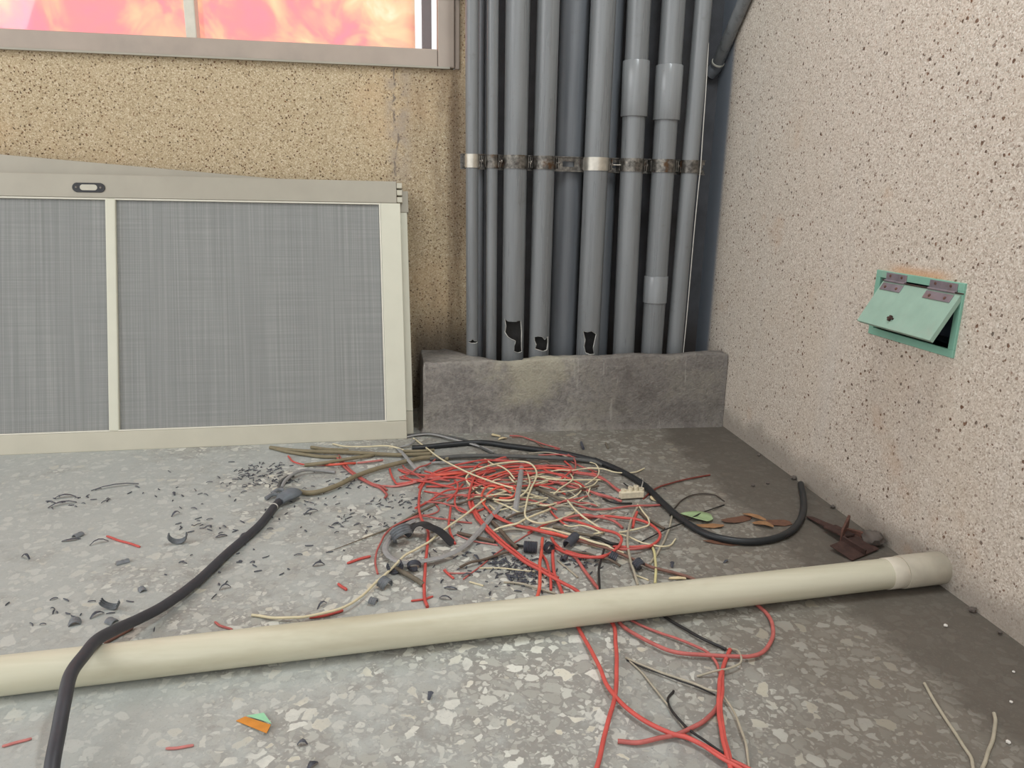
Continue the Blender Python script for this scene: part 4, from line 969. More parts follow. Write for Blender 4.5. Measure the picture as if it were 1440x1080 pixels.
    ('cream_wire', 'wire', 'cream', 0.0015, [(0.389,1.229,0.0015), (0.4021,1.202,0.0059), (0.4171,1.177,0.0075), (0.4334,1.164,0.0075), (0.4533,1.156,0.0073), (0.473,1.168,0.0042), (0.4912,1.194,0.0015)],
     'fine cream wire with its right end curled up beyond the red oval'),
    ('cream_wire', 'wire', 'yellow', 0.0023, [(0.4377,1.171,0.0023), (0.4283,1.13,0.0061), (0.4146,1.085,0.0063), (0.3983,1.039,0.0023)],
     'pale yellow wire standing straight down to the pipe'),
    ('cream_wire', 'wire', 'greige', 0.002, [(0.5201,1.292,0.002), (0.4912,1.23,0.005), (0.4691,1.191,0.005), (0.4478,1.157,0.005), (0.4282,1.127,0.0041), (0.4111,1.105,0.002)],
     'grey cream wire slanting from the thick black cable to the pale yellow wire'),
    ('cream_wire', 'wire', 'cream', 0.0019, [(0.3424,1.229,0.0019), (0.3494,1.22,0.0079), (0.3625,1.235,0.0019)],
     'tiny cream stub in the right half of the red oval'),
    ('cream_wire', 'wire', 'cream', 0.0021, [(0.2413,1.266,0.0021), (0.2604,1.245,0.008), (0.2809,1.216,0.0131), (0.3035,1.199,0.0131), (0.3261,1.177,0.0131), (0.3483,1.163,0.0113), (0.3578,1.155,0.0078), (0.3766,1.149,0.0021)],
     'cream wire lying along the front red bundle'),
    ('cream_wire', 'wire', 'cream', 0.0012, [(0.1129,1.124,0.0012), (0.146,1.115,0.0032), (0.1789,1.106,0.0032), (0.2104,1.1,0.0012)],
     'thin pale wire across the black shavings, upper one'),
    ('cream_wire', 'wire', 'greige', 0.0018, [(0.1488,1.07,0.0018), (0.1799,1.058,0.0038), (0.2089,1.036,0.0037), (0.2267,1.027,0.0018)],
     'pale wire in front of the black shavings, ending at the pipe'),
    ('cream_wire', 'wire', 'cream', 0.0015, [(0.092,1.077,0.0015), (0.103,1.072,0.0015), (0.1136,1.063,0.0015)],
     'short cream offcut left of the black shavings'),
    ('cream_wire', 'wire', 'cream', 0.0014, [(0.3744,1.071,0.0014), (0.3836,1.061,0.0014), (0.3916,1.052,0.0014)],
     'short cream offcut beside the ribbed black scrap near the pipe'),
    ('cream_wire', 'wire', 'greige', 0.0016, [(0.2519,1.135,0.0016), (0.2646,1.104,0.0016), (0.274,1.073,0.0016)],
     'pale offcut threaded through small ribbed black rings'),
    ('cream_wire', 'wire', 'greige', 0.002, [(0.6736,0.751,0.002), (0.6608,0.7132,0.002), (0.6519,0.6793,0.002), (0.6418,0.6429,0.002), (0.6361,0.6234,0.002), (0.6252,0.6054,0.002)],
     'pale grey wire alone at the lower right, longer one'),
    ('cream_wire', 'wire', 'greige', 0.0022, [(0.7225,0.6881,0.0022), (0.7092,0.6697,0.0022), (0.6858,0.6479,0.0022), (0.6572,0.6231,0.0022), (0.6349,0.604,0.0022)],
     'pale grey wire bent at its tip in the lower right corner'),
    ('cream_wire', 'wire', 'cream', 0.002, [(-0.1964,1.794,0.002), (-0.1612,1.756,0.0074), (-0.1132,1.744,0.01), (-0.0659,1.745,0.01), (-0.034,1.736,0.0072), (-0.0056,1.715,0.002)],
     'cream wire lying on the khaki cables under the window screen'),
    ('cream_wire', 'wire', 'greige', 0.0015, [(0.4421,0.8543,0.0015), (0.4513,0.8459,0.0051), (0.45,0.8269,0.0084), (0.4404,0.8119,0.0085), (0.4208,0.8024,0.0085), (0.3992,0.7991,0.0085), (0.3752,0.8001,0.0015)],
     'pale wire curled round the top of the upright red wire'),
    ('black_and_white_wire', 'wire', 'greige', 0.0015, [(0.2916,0.8504,0.0015), (0.3097,0.8276,0.0036), (0.3317,0.8046,0.006), (0.3545,0.7865,0.0065), (0.3746,0.7698,0.0065), (0.3888,0.7576,0.0065), (0.3918,0.727,0.0065), (0.3864,0.6903,0.0063), (0.381,0.6641,0.0043), (0.3729,0.6422,0.0026), (0.3668,0.6284,0.0015)],
     'pale and black wire arching over the upright red wire to the bottom edge'),
    ('black_wire', 'wire', 'black', 0.0011, [(0.2916,0.8462,0.0011), (0.3086,0.8241,0.0034), (0.3314,0.8034,0.0041), (0.3545,0.786,0.0041), (0.375,0.7698,0.0024), (0.385,0.7616,0.0011)],
     'thin black strand along the start of the pale arching wire'),
    ('black_wire', 'wire', 'greige', 0.0012, [(0.293,0.8467,0.0012), (0.3023,0.82,0.0027), (0.3092,0.7816,0.0032), (0.3159,0.7465,0.0032), (0.3226,0.7084,0.0012)],
     'thin grey strand slanting inside the foreground triangle of wires'),
    ('black_wire', 'wire', 'black', 0.0016, [(0.3326,0.7757,0.0016), (0.3207,0.7598,0.0029), (0.3162,0.7347,0.0047), (0.323,0.7046,0.0056), (0.3372,0.6792,0.0056), (0.3534,0.6561,0.0044), (0.3657,0.6402,0.0016)],
     'thin black wire hooked at its top and running to the bottom right'),
    ('black_wire', 'wire', 'black', 0.0024, [(0.3703,0.9614,0.0024), (0.3805,0.9414,0.0024), (0.3965,0.909,0.0038), (0.414,0.8775,0.0054), (0.4393,0.8512,0.0024)],
     'black wire emerging from under the pipe toward the upright red wire'),
    ('grey_cable', 'cable', 'grey_ribbed', 0.0042, [(0.1872,1.378,0.0042), (0.1579,1.322,0.0062), (0.1295,1.258,0.0085), (0.0928,1.19,0.0102), (0.0587,1.157,0.0102), (0.0223,1.142,0.0102), (-0.0131,1.137,0.0102), (-0.0344,1.155,0.0102), (-0.046,1.179,0.0101), (-0.0476,1.207,0.0092), (-0.0396,1.24,0.008), (-0.0293,1.27,0.0068), (-0.0128,1.296,0.0055), (0.0044,1.317,0.0042)],
     'ribbed light grey cable coiled round on the left of the pile'),
    ('grey_cable', 'cable', 'grey_ribbed', 0.0042, [(0.2623,1.612,0.0042), (0.2344,1.462,0.0172), (0.2153,1.374,0.0172), (0.2015,1.316,0.0042)],
     'grey ribbon cable lying upright in the middle of the pile'),
    ('grey_cable', 'cable', 'grey_ribbed', 0.0036, [(-0.0333,1.746,0.0036), (-0.0133,1.656,0.0126), (0.0027,1.601,0.0126), (0.0203,1.573,0.0036)],
     'grey ribbon cable slanting down right below the window screen corner'),
    ('khaki_cable', 'cable', 'khaki', 0.0052, [(-0.2474,1.49,0.0052), (-0.2354,1.48,0.0059), (-0.2179,1.468,0.0068), (-0.1917,1.47,0.0085), (-0.157,1.498,0.0102), (-0.1221,1.547,0.0102), (-0.0758,1.59,0.0102), (-0.0176,1.627,0.0102), (0.028,1.656,0.0084), (0.0711,1.658,0.0062), (0.0894,1.653,0.0052)],
     'thick khaki cable swinging from the taped splice into the back of the pile'),
    ('grey_cable', 'cable', 'dark_grey', 0.0052, [(0.0449,1.654,0.0052), (0.0781,1.656,0.0068), (0.1183,1.657,0.0087), (0.1851,1.652,0.0102), (0.2514,1.641,0.0102), (0.3168,1.626,0.0102), (0.3826,1.614,0.0089), (0.4311,1.602,0.0065), (0.4528,1.58,0.0052)],
     'dark grey cable running right just under the thick black cable'),
    ('khaki_cable', 'cable', 'khaki', 0.0046, [(-0.3469,1.772,0.0046), (-0.2835,1.74,0.0064), (-0.22,1.723,0.0076), (-0.1578,1.713,0.0076), (-0.0954,1.698,0.0076), (-0.0334,1.685,0.0072), (0.0131,1.688,0.0057), (0.0507,1.694,0.0046)],
     'long khaki cable close below the bottom rail of the window screen'),
    ('khaki_cable', 'cable', 'khaki', 0.0042, [(-0.2461,1.642,0.0042), (-0.1958,1.638,0.0102), (-0.1532,1.656,0.0102), (-0.1098,1.68,0.0073), (-0.0893,1.698,0.0042)],
     'khaki cable crossing over the red wires at the left of the pile'),
    ('khaki_cable', 'cable', 'khaki', 0.004, [(-0.3403,1.769,0.004), (-0.2979,1.735,0.0049), (-0.2489,1.709,0.005), (-0.2107,1.693,0.005), (-0.1713,1.69,0.004)],
     'lower khaki cable reaching left under the window screen'),
    ('khaki_cable', 'cable', 'khaki', 0.004, [(-0.2471,1.768,0.004), (-0.2166,1.747,0.006), (-0.1909,1.739,0.006), (-0.1537,1.738,0.004)],
     'short khaki cable with a pinkish end under the window screen rail'),
    ('khaki_cable', 'cable', 'khaki', 0.0038, [(-0.0182,1.718,0.0038), (0.029,1.706,0.0078), (0.0564,1.721,0.0038)],
     'short khaki stub behind the straight cream wire'),
    ('grey_cable', 'cable', 'grey_ribbed', 0.003, [(-0.0112,1.831,0.003), (0.0214,1.841,0.0052), (0.0577,1.836,0.007), (0.1099,1.792,0.007), (0.1598,1.745,0.0067), (0.1918,1.713,0.0042), (0.2031,1.69,0.003)],
     'grey twin cable coming out from the foot of the window screen, upper one'),
    ('grey_cable', 'cable', 'dark_grey', 0.003, [(-0.0112,1.846,0.003), (0.0398,1.848,0.0056), (0.0864,1.825,0.006), (0.1383,1.787,0.006), (0.1758,1.728,0.0048), (0.2008,1.685,0.003)],
     'dark grey cable beside the grey twin cable at the curb'),
    ('grey_cable', 'cable', 'grey_ribbed', 0.0026, [(-0.0279,1.754,0.0026), (-0.0021,1.759,0.0086), (0.0112,1.81,0.0026)],
     'short grey cable at the lower corner of the window screen'),
    ('grey_cable', 'cable', 'grey_ribbed', 0.0026, [(0.1553,1.631,0.0026), (0.0912,1.626,0.0066), (0.0492,1.626,0.0066), (0.0323,1.602,0.005), (0.0364,1.583,0.004), (0.0474,1.574,0.0026)],
     'grey cable bent back on itself behind the red arches'),
    ('cable_sliver', 'cable', 'khaki_dark', 0.001, [(0.0678,1.418,0.001), (0.0562,1.406,0.0014), (0.0078,1.35,0.003), (-0.0434,1.291,0.003), (-0.1064,1.239,0.0027), (-0.1496,1.21,0.001)],
     'long grey spike like strip tapering to a point on the left'),
    ('grey_cable', 'cable', 'khaki_dark', 0.0042, [(-0.0283,1.131,0.0042), (-0.0075,1.102,0.0062), (0.0085,1.082,0.0058), (0.0163,1.071,0.0042)],
     'brownish cable stub with a dark tip near the pipe'),
    ('grey_cable', 'cable', 'brown', 0.0036, [(0.155,1.296,0.0036), (0.1658,1.252,0.0066), (0.1761,1.211,0.0066), (0.1875,1.183,0.0036)],
     'brown cable stub between the red strands at the pile front'),
    ('grey_cable', 'cable', 'brown', 0.0034, [(0.0848,1.256,0.0034), (0.1069,1.24,0.0044), (0.1288,1.225,0.0044), (0.1507,1.213,0.0034)],
     'brown cable lying flat right of the grey cable coil'),
    ('grey_cable', 'cable', 'khaki_dark', 0.0036, [(0.2699,1.453,0.0036), (0.2874,1.416,0.0086), (0.3052,1.385,0.0086), (0.3251,1.38,0.0036)],
     'khaki stub in the right half of the pile'),
    ('grey_cable', 'cable', 'khaki_dark', 0.0032, [(0.2703,1.265,0.0032), (0.2878,1.247,0.0068), (0.3065,1.227,0.0072), (0.3264,1.215,0.0072), (0.3502,1.21,0.0032)],
     'khaki cable under the front red bundle'),
    ('grey_cable', 'cable', 'black', 0.0034, [(0.3329,1.216,0.0034), (0.3467,1.196,0.0074), (0.3604,1.177,0.0074), (0.377,1.179,0.0034)],
     'short black cable at the left of the red oval'),
    ('black_wire', 'cable', 'black', 0.0013, [(0.4177,1.186,0.0013), (0.4743,1.218,0.0073), (0.5205,1.246,0.0073), (0.5775,1.287,0.0073), (0.6509,1.337,0.0013)],
     'thin black wire crossing over the thick cable at the green leaf'),
    ('black_wire', 'cable', 'dark_brown', 0.0014, [(0.5168,1.296,0.0014), (0.5471,1.339,0.0029), (0.5777,1.373,0.0034), (0.6167,1.393,0.0034), (0.6497,1.386,0.0029), (0.659,1.354,0.0014)],
     'thin dark wire arching above the green leaf'),
    ('grey_cable', 'cable', 'brown', 0.0026, [(0.4591,1.314,0.0026), (0.4658,1.272,0.0046), (0.484,1.236,0.0026)],
     'short brown cable right of the wire hung from the connector'),
    ('black_wire', 'cable', 'black', 0.0013, [(0.4726,1.472,0.0013), (0.4769,1.441,0.0043), (0.4877,1.421,0.0013)],
     'short thin black wire above the white connector'),
    ('black_wire', 'cable', 'black', 0.002, [(0.3548,1.188,0.002), (0.3314,1.132,0.0064), (0.3128,1.08,0.007), (0.3006,1.028,0.007), (0.2896,0.987,0.002)],
     'dark wire dropping to the pipe right of the front loop'),
    ('black_wire', 'cable', 'black', 0.0022, [(0.4029,1.391,0.0022), (0.4115,1.367,0.0052), (0.4256,1.357,0.0052), (0.4565,1.36,0.0022)],
     'black wire under the white connector'),
    ('black_wire', 'cable', 'black', 0.0024, [(0.189,1.198,0.0024), (0.1986,1.189,0.0044), (0.2169,1.189,0.0024)],
     'short black wire stub left of the ribbed tube'),
    ('cable_tie', 'wire', 'white_plastic', 0.0013, [(0.5244,1.497,0.0013), (0.5086,1.448,0.0131), (0.4934,1.41,0.0153), (0.4927,1.405,0.0013)],
     'thin white plastic tie at the bend of the thick black cable'),
    ('black_cable', 'cable', 'black_rubber', 0.007, [(0.0026,1.732,0.007), (0.0301,1.734,0.007), (0.0896,1.748,0.007), (0.1788,1.759,0.007), (0.2461,1.727,0.007), (0.3119,1.695,0.007), (0.3752,1.659,0.007), (0.4387,1.605,0.007), (0.4414,1.604,0.007), (0.4805,1.535,0.007), (0.5097,1.448,0.007), (0.519,1.345,0.007), (0.5306,1.262,0.007), (0.5505,1.201,0.007), (0.5843,1.17,0.007), (0.6295,1.158,0.007), (0.6818,1.169,0.007), (0.7308,1.2,0.007), (0.7817,1.258,0.007), (0.8269,1.333,0.007), (0.8676,1.418,0.007)],
     'thick black cable curving from the screen past the leaf to the right wall'),
    ('red_wire', 'wire', 'red', 0.0022, [(-0.01689,1.546,0.0051), (0.0001236,1.526,0.00573), (0.02003,1.507,0.00808), (0.04238,1.492,0.0118), (0.06672,1.481,0.00717), (0.09249,1.473,0.00501)],
     'red wire buried in the middle of the tangled heap'),
    ('red_wire', 'wire', 'red', 0.0022, [(0.2003,1.463,0.00672), (0.1809,1.474,0.00762), (0.1639,1.488,0.00713), (0.1498,1.505,0.00649), (0.1392,1.525,0.00356), (0.1325,1.546,0.00582)],
     'red wire buried in the middle of the tangled heap'),
    ('red_wire', 'wire', 'red', 0.0022, [(0.1874,1.511,0.00349), (0.1554,1.509,0.0065), (0.1234,1.51,0.00858), (0.09173,1.515,0.0127), (0.06092,1.524,0.00743), (0.03135,1.536,0.00667)],
     'red wire buried in the middle of the tangled heap'),
    ('red_wire', 'wire', 'red', 0.0022, [(0.2787,1.646,0.00399), (0.2316,1.644,0.00914), (0.1886,1.624,0.00572), (0.1557,1.591,0.0111), (0.1373,1.547,0.00697), (0.136,1.5,0.00423)],
     'red wire buried in the middle of the tangled heap'),
    ('red_wire', 'wire', 'red', 0.0022, [(0.2079,1.472,0.00371), (0.261,1.462,0.00828), (0.313,1.477,0.0052), (0.3529,1.513,0.0129), (0.3722,1.564,0.00512), (0.3668,1.618,0.0042)],
     'red wire buried in the middle of the tangled heap'),
    ('red_wire', 'wire', 'red', 0.0022, [(0.1005,1.604,0.00613), (0.1357,1.614,0.00935), (0.1717,1.621,0.0107), (0.2081,1.623,0.00712), (0.2446,1.621,0.00573), (0.2806,1.615,0.0035)],
     'red wire buried in the middle of the tangled heap'),
    ('red_wire', 'wire', 'red', 0.0022, [(0.1659,1.506,0.00615), (0.1876,1.513,0.00896), (0.2092,1.52,0.0137), (0.2307,1.527,0.0101), (0.252,1.535,0.0103), (0.2731,1.544,0.00487)],
     'red wire buried in the middle of the tangled heap'),
    ('red_wire', 'wire', 'red', 0.0022, [(0.2324,1.451,0.00356), (0.2124,1.455,0.00589), (0.1932,1.462,0.012), (0.1755,1.473,0.00964), (0.1596,1.486,0.00722), (0.1459,1.501,0.00527)],
     'red wire buried in the middle of the tangled heap'),
    ('red_wire', 'wire', 'red', 0.0022, [(0.03019,1.509,0.00519), (0.05775,1.516,0.00791), (0.08446,1.526,0.00565), (0.11,1.538,0.00753), (0.1342,1.553,0.0075), (0.1568,1.57,0.00584)],
     'red wire buried in the middle of the tangled heap'),
    ('red_wire', 'wire', 'red', 0.0022, [(0.213,1.481,0.004), (0.1636,1.479,0.00776), (0.116,1.465,0.00512), (0.07252,1.442,0.0118), (0.03552,1.409,0.00362), (0.006855,1.368,0.00712)],
     'red wire buried in the middle of the tangled heap'),
    ('red_wire', 'wire', 'red', 0.0022, [(0.2296,1.524,0.00411), (0.269,1.529,0.00915), (0.3077,1.521,0.0132), (0.3416,1.5,0.0106), (0.3669,1.47,0.00689), (0.381,1.433,0.00484)],
     'red wire buried in the middle of the tangled heap'),
    ('red_wire', 'wire', 'red', 0.0022, [(0.02989,1.57,0.00672), (0.05525,1.547,0.00883), (0.08151,1.526,0.00744), (0.1087,1.506,0.0126), (0.1366,1.487,0.00864), (0.1653,1.469,0.00405)],
     'red wire buried in the middle of the tangled heap'),
    ('red_wire', 'wire', 'red', 0.0022, [(0.2745,1.539,0.00609), (0.2492,1.536,0.00974), (0.224,1.533,0.0128), (0.1987,1.53,0.00532), (0.1735,1.526,0.00647), (0.1483,1.523,0.00612)],
     'red wire buried in the middle of the tangled heap'),
    ('red_wire', 'wire', 'red', 0.0022, [(0.09506,1.515,0.00387), (0.0992,1.491,0.00872), (0.09898,1.466,0.00963), (0.09441,1.442,0.00813), (0.08562,1.42,0.00816), (0.0729,1.399,0.00694)],
     'red wire buried in the middle of the tangled heap'),
    ('red_wire', 'wire', 'red', 0.0022, [(0.03123,1.487,0.00372), (0.07388,1.487,0.00407), (0.1141,1.502,0.00961), (0.1477,1.528,0.00733), (0.171,1.564,0.0061), (0.1816,1.605,0.00612)],
     'red wire buried in the middle of the tangled heap'),
    ('red_wire', 'wire', 'red_dull', 0.0019, [(0.04632,1.434,0.0062), (0.06318,1.43,0.00851), (0.08021,1.426,0.00678), (0.09739,1.423,0.00811), (0.1147,1.42,0.00579), (0.132,1.419,0.00656)],
     'thin faded red wire buried in the tangled heap'),
    ('red_wire', 'wire', 'red_dull', 0.0019, [(-0.02682,1.545,0.00435), (-0.002985,1.56,0.00681), (0.01793,1.58,0.0136), (0.03536,1.603,0.00997), (0.04883,1.628,0.00605), (0.05797,1.655,0.00535)],
     'thin faded red wire buried in the tangled heap'),
    ('red_wire', 'wire', 'red_dull', 0.0019, [(0.2706,1.363,0.00686), (0.294,1.365,0.00353), (0.3168,1.37,0.0104), (0.3386,1.379,0.00857), (0.359,1.39,0.00683), (0.3775,1.405,0.00462)],
     'thin faded red wire buried in the tangled heap'),
    ('red_wire', 'wire', 'red_dull', 0.0019, [(0.3099,1.656,0.00587), (0.3358,1.654,0.00717), (0.3611,1.649,0.00853), (0.385,1.638,0.00783), (0.4066,1.624,0.00445), (0.4254,1.606,0.00364)],
     'thin faded red wire buried in the tangled heap'),
    ('red_wire', 'wire', 'red_dull', 0.0019, [(0.1379,1.492,0.00675), (0.1458,1.509,0.00539), (0.1549,1.525,0.00424), (0.1651,1.54,0.00894), (0.1764,1.554,0.00423), (0.1888,1.568,0.00448)],
     'thin faded red wire buried in the tangled heap'),
    ('red_wire', 'wire', 'red_dull', 0.0019, [(0.1408,1.483,0.0031), (0.1655,1.488,0.0048), (0.1904,1.492,0.0111), (0.2155,1.495,0.00916), (0.2406,1.497,0.00904), (0.2658,1.498,0.00688)],
     'thin faded red wire buried in the tangled heap'),
    ('red_wire', 'wire', 'red_dull', 0.0019, [(0.1818,1.396,0.00444), (0.1568,1.411,0.00849), (0.1289,1.421,0.00872), (0.09947,1.424,0.00715), (0.07019,1.42,0.00574), (0.04265,1.409,0.00502)],
     'thin faded red wire buried in the tangled heap'),
    ('red_wire', 'wire', 'red_dull', 0.0019, [(0.2918,1.369,0.00614), (0.3099,1.37,0.00732), (0.328,1.368,0.00953), (0.3458,1.364,0.00644), (0.3629,1.358,0.00682), (0.379,1.35,0.00433)],
     'thin faded red wire buried in the tangled heap'),
    ('red_wire', 'wire', 'red_dull', 0.0019, [(0.08437,1.514,0.00386), (0.06143,1.516,0.00752), (0.03873,1.519,0.00915), (0.01648,1.525,0.00549), (-0.005145,1.533,0.00405), (-0.02596,1.543,0.00305)],
     'thin faded red wire buried in the tangled heap'),
    ('red_wire', 'wire', 'red_dull', 0.0019, [(0.02613,1.4,0.00555), (0.04426,1.394,0.00702), (0.06166,1.386,0.00794), (0.07818,1.376,0.00633), (0.09364,1.364,0.00727), (0.1079,1.352,0.00337)],
     'thin faded red wire buried in the tangled heap'),
    ('red_wire', 'wire', 'red_dull', 0.0019, [(0.07662,1.484,0.00594), (0.04638,1.502,0.00411), (0.02057,1.526,0.00932), (0.0002642,1.555,0.0129), (-0.01366,1.588,0.00872), (-0.02062,1.623,0.00316)],
     'thin faded red wire buried in the tangled heap'),
    ('red_wire', 'wire', 'red_dull', 0.0019, [(0.1749,1.391,0.00551), (0.202,1.392,0.00785), (0.2285,1.386,0.00966), (0.253,1.374,0.00924), (0.2741,1.357,0.00614), (0.2907,1.336,0.00613)],
     'thin faded red wire buried in the tangled heap'),
    ('red_wire', 'wire', 'red_dull', 0.0019, [(0.23,1.531,0.00308), (0.2131,1.522,0.00824), (0.1967,1.512,0.00594), (0.1806,1.502,0.00697), (0.1649,1.491,0.00516), (0.1497,1.479,0.00435)],
     'thin faded red wire buried in the tangled heap'),
    ('red_wire', 'wire', 'red_dull', 0.0019, [(0.2492,1.577,0.00434), (0.2761,1.58,0.00719), (0.3032,1.579,0.00847), (0.3298,1.574,0.0097), (0.3555,1.565,0.0103), (0.3795,1.553,0.00541)],
     'thin faded red wire buried in the tangled heap'),
    ('red_wire', 'wire', 'red_dull', 0.0019, [(0.3447,1.491,0.00323), (0.3697,1.528,0.00615), (0.3844,1.571,0.00857), (0.3876,1.615,0.0114), (0.3793,1.66,0.00754), (0.3598,1.7,0.00606)],
     'thin faded red wire buried in the tangled heap'),
    ('red_wire', 'wire', 'red_dull', 0.0019, [(0.1624,1.485,0.005), (0.186,1.484,0.00747), (0.2096,1.483,0.00475), (0.2332,1.483,0.00786), (0.2568,1.482,0.0072), (0.2804,1.483,0.00565)],
     'thin faded red wire buried in the tangled heap'),
    ('cream_wire', 'wire', 'cream', 0.0014, [(0.1449,1.489,0.00335), (0.1657,1.489,0.00427), (0.1865,1.491,0.0128), (0.2071,1.494,0.00816), (0.2274,1.499,0.00507), (0.2472,1.505,0.00456)],
     'fine cream wire buried in the tangled heap'),
    ('cream_wire', 'wire', 'cream', 0.0014, [(0.2344,1.368,0.00391), (0.221,1.361,0.00473), (0.2071,1.355,0.0094), (0.1927,1.351,0.00725), (0.178,1.347,0.00529), (0.1631,1.345,0.00293)],
     'fine cream wire buried in the tangled heap'),
    ('cream_wire', 'wire', 'cream', 0.0014, [(0.2838,1.479,0.00303), (0.2978,1.485,0.00432), (0.3121,1.49,0.0095), (0.3268,1.494,0.00962), (0.3417,1.496,0.00875), (0.3567,1.498,0.00394)],
     'fine cream wire buried in the tangled heap'),
    ('cream_wire', 'wire', 'cream', 0.0014, [(0.1126,1.405,0.00556), (0.138,1.407,0.00846), (0.1636,1.408,0.00495), (0.1892,1.406,0.00716), (0.2144,1.402,0.00545), (0.2393,1.396,0.00373)],
     'fine cream wire buried in the tangled heap'),
    ('cream_wire', 'wire', 'cream', 0.0014, [(0.3364,1.366,0.00336), (0.3508,1.378,0.00647), (0.3633,1.393,0.0052), (0.3738,1.409,0.00397), (0.3819,1.426,0.0101), (0.3877,1.444,0.00503)],
     'fine cream wire buried in the tangled heap'),
    ('cream_wire', 'wire', 'cream', 0.0014, [(0.2907,1.264,0.00599), (0.3046,1.257,0.00629), (0.3183,1.25,0.0106), (0.3317,1.243,0.0115), (0.3447,1.234,0.00846), (0.3574,1.226,0.00287)],
     'fine cream wire buried in the tangled heap'),
    ('cream_wire', 'wire', 'cream', 0.0014, [(0.3305,1.503,0.00368), (0.3086,1.506,0.0089), (0.2867,1.505,0.0101), (0.2651,1.5,0.00785), (0.2446,1.493,0.00505), (0.2255,1.482,0.0029)],
     'fine cream wire buried in the tangled heap'),
    ('cream_wire', 'wire', 'cream', 0.0014, [(0.1294,1.418,0.00503), (0.1604,1.413,0.00992), (0.1915,1.408,0.0123), (0.2228,1.403,0.00824), (0.2541,1.4,0.00531), (0.2856,1.398,0.005)],
     'fine cream wire buried in the tangled heap'),
    ('cream_wire', 'wire', 'cream', 0.0014, [(0.2586,1.448,0.00455), (0.2299,1.442,0.00338), (0.2007,1.443,0.0062), (0.1722,1.449,0.00981), (0.1454,1.461,0.00725), (0.1215,1.477,0.00383)],
     'fine cream wire buried in the tangled heap'),
    ('cream_wire', 'wire', 'cream', 0.0014, [(0.2789,1.427,0.00429), (0.3105,1.422,0.00727), (0.3423,1.426,0.00755), (0.3719,1.438,0.00858), (0.3971,1.458,0.00498), (0.4159,1.484,0.00592)],
     'fine cream wire buried in the tangled heap'),
    ('cream_wire', 'wire', 'cream', 0.0014, [(0.3818,1.462,0.005), (0.4059,1.483,0.00952), (0.4233,1.511,0.00686), (0.4326,1.542,0.0086), (0.4331,1.574,0.00934), (0.4247,1.605,0.00406)],
     'fine cream wire buried in the tangled heap'),
    ('grey_wire', 'wire', 'greige', 0.0015, [(0.249,1.373,0.00566), (0.2304,1.371,0.00869), (0.212,1.367,0.00669), (0.1938,1.362,0.0111), (0.176,1.356,0.00628), (0.1585,1.349,0.00506)],
     'fine dusty grey wire buried in the tangled heap'),
    ('grey_wire', 'wire', 'greige', 0.0015, [(0.2895,1.549,0.00253), (0.2744,1.549,0.00634), (0.2594,1.547,0.00609), (0.2447,1.544,0.00797), (0.2304,1.539,0.00615), (0.2168,1.533,0.00262)],
     'fine dusty grey wire buried in the tangled heap'),
    ('grey_wire', 'wire', 'greige', 0.0015, [(0.3871,1.628,0.0045), (0.3709,1.644,0.0073), (0.3524,1.656,0.0092), (0.332,1.665,0.00977), (0.3103,1.67,0.0079), (0.2881,1.672,0.00524)],
     'fine dusty grey wire buried in the tangled heap'),
    ('grey_wire', 'wire', 'greige', 0.0015, [(0.2597,1.491,0.00517), (0.2756,1.49,0.00639), (0.2915,1.489,0.00746), (0.3074,1.488,0.0115), (0.3233,1.486,0.00596), (0.3391,1.484,0.00331)],
     'fine dusty grey wire buried in the tangled heap'),
    ('grey_wire', 'wire', 'greige', 0.0015, [(0.383,1.346,0.00485), (0.3656,1.364,0.00647), (0.3503,1.385,0.0048), (0.3374,1.407,0.0119), (0.3269,1.43,0.00589), (0.319,1.455,0.00414)],
     'fine dusty grey wire buried in the tangled heap'),
    ('grey_wire', 'wire', 'greige', 0.0015, [(0.3818,1.353,0.00471), (0.3766,1.37,0.00808), (0.3729,1.389,0.00665), (0.3707,1.407,0.0113), (0.3701,1.426,0.00427), (0.371,1.445,0.0051)],
     'fine dusty grey wire buried in the tangled heap'),
    ('grey_wire', 'wire', 'greige', 0.0015, [(0.1569,1.252,0.00403), (0.1902,1.255,0.00672), (0.2235,1.252,0.00375), (0.2559,1.243,0.00533), (0.2861,1.229,0.00777), (0.3134,1.21,0.00536)],
     'fine dusty grey wire buried in the tangled heap'),
    ('grey_wire', 'wire', 'greige', 0.0015, [(0.1443,1.473,0.00649), (0.1759,1.483,0.00772), (0.2087,1.485,0.00608), (0.2412,1.479,0.0114), (0.2717,1.467,0.00614), (0.2987,1.448,0.00445)],
     'fine dusty grey wire buried in the tangled heap'),
    ('grey_wire', 'wire', 'greige', 0.0015, [(0.2845,1.358,0.00468), (0.3051,1.358,0.00637), (0.3257,1.358,0.0107), (0.3463,1.357,0.00473), (0.3669,1.356,0.00647), (0.3875,1.355,0.00412)],
     'fine dusty grey wire buried in the tangled heap'),
    ('grey_wire', 'wire', 'greige', 0.0015, [(0.2715,1.356,0.00549), (0.2867,1.349,0.00559), (0.3024,1.344,0.0108), (0.3187,1.34,0.00959), (0.3352,1.339,0.00615), (0.3518,1.338,0.00299)],
     'fine dusty grey wire buried in the tangled heap'),
    ('grey_wire', 'wire', 'greige', 0.0015, [(0.3499,1.272,0.00407), (0.362,1.282,0.00535), (0.3743,1.291,0.00673), (0.3867,1.3,0.00635), (0.3994,1.309,0.00507), (0.4122,1.318,0.00516)],
     'fine dusty grey wire buried in the tangled heap'),
    ('brown_wire', 'wire', 'brown', 0.0024, [(0.3268,1.41,0.00463), (0.3447,1.415,0.00749), (0.362,1.421,0.0143), (0.3785,1.43,0.00751), (0.3938,1.44,0.00799), (0.4078,1.452,0.00628)],
     'dusty brown wire buried in the tangled heap'),
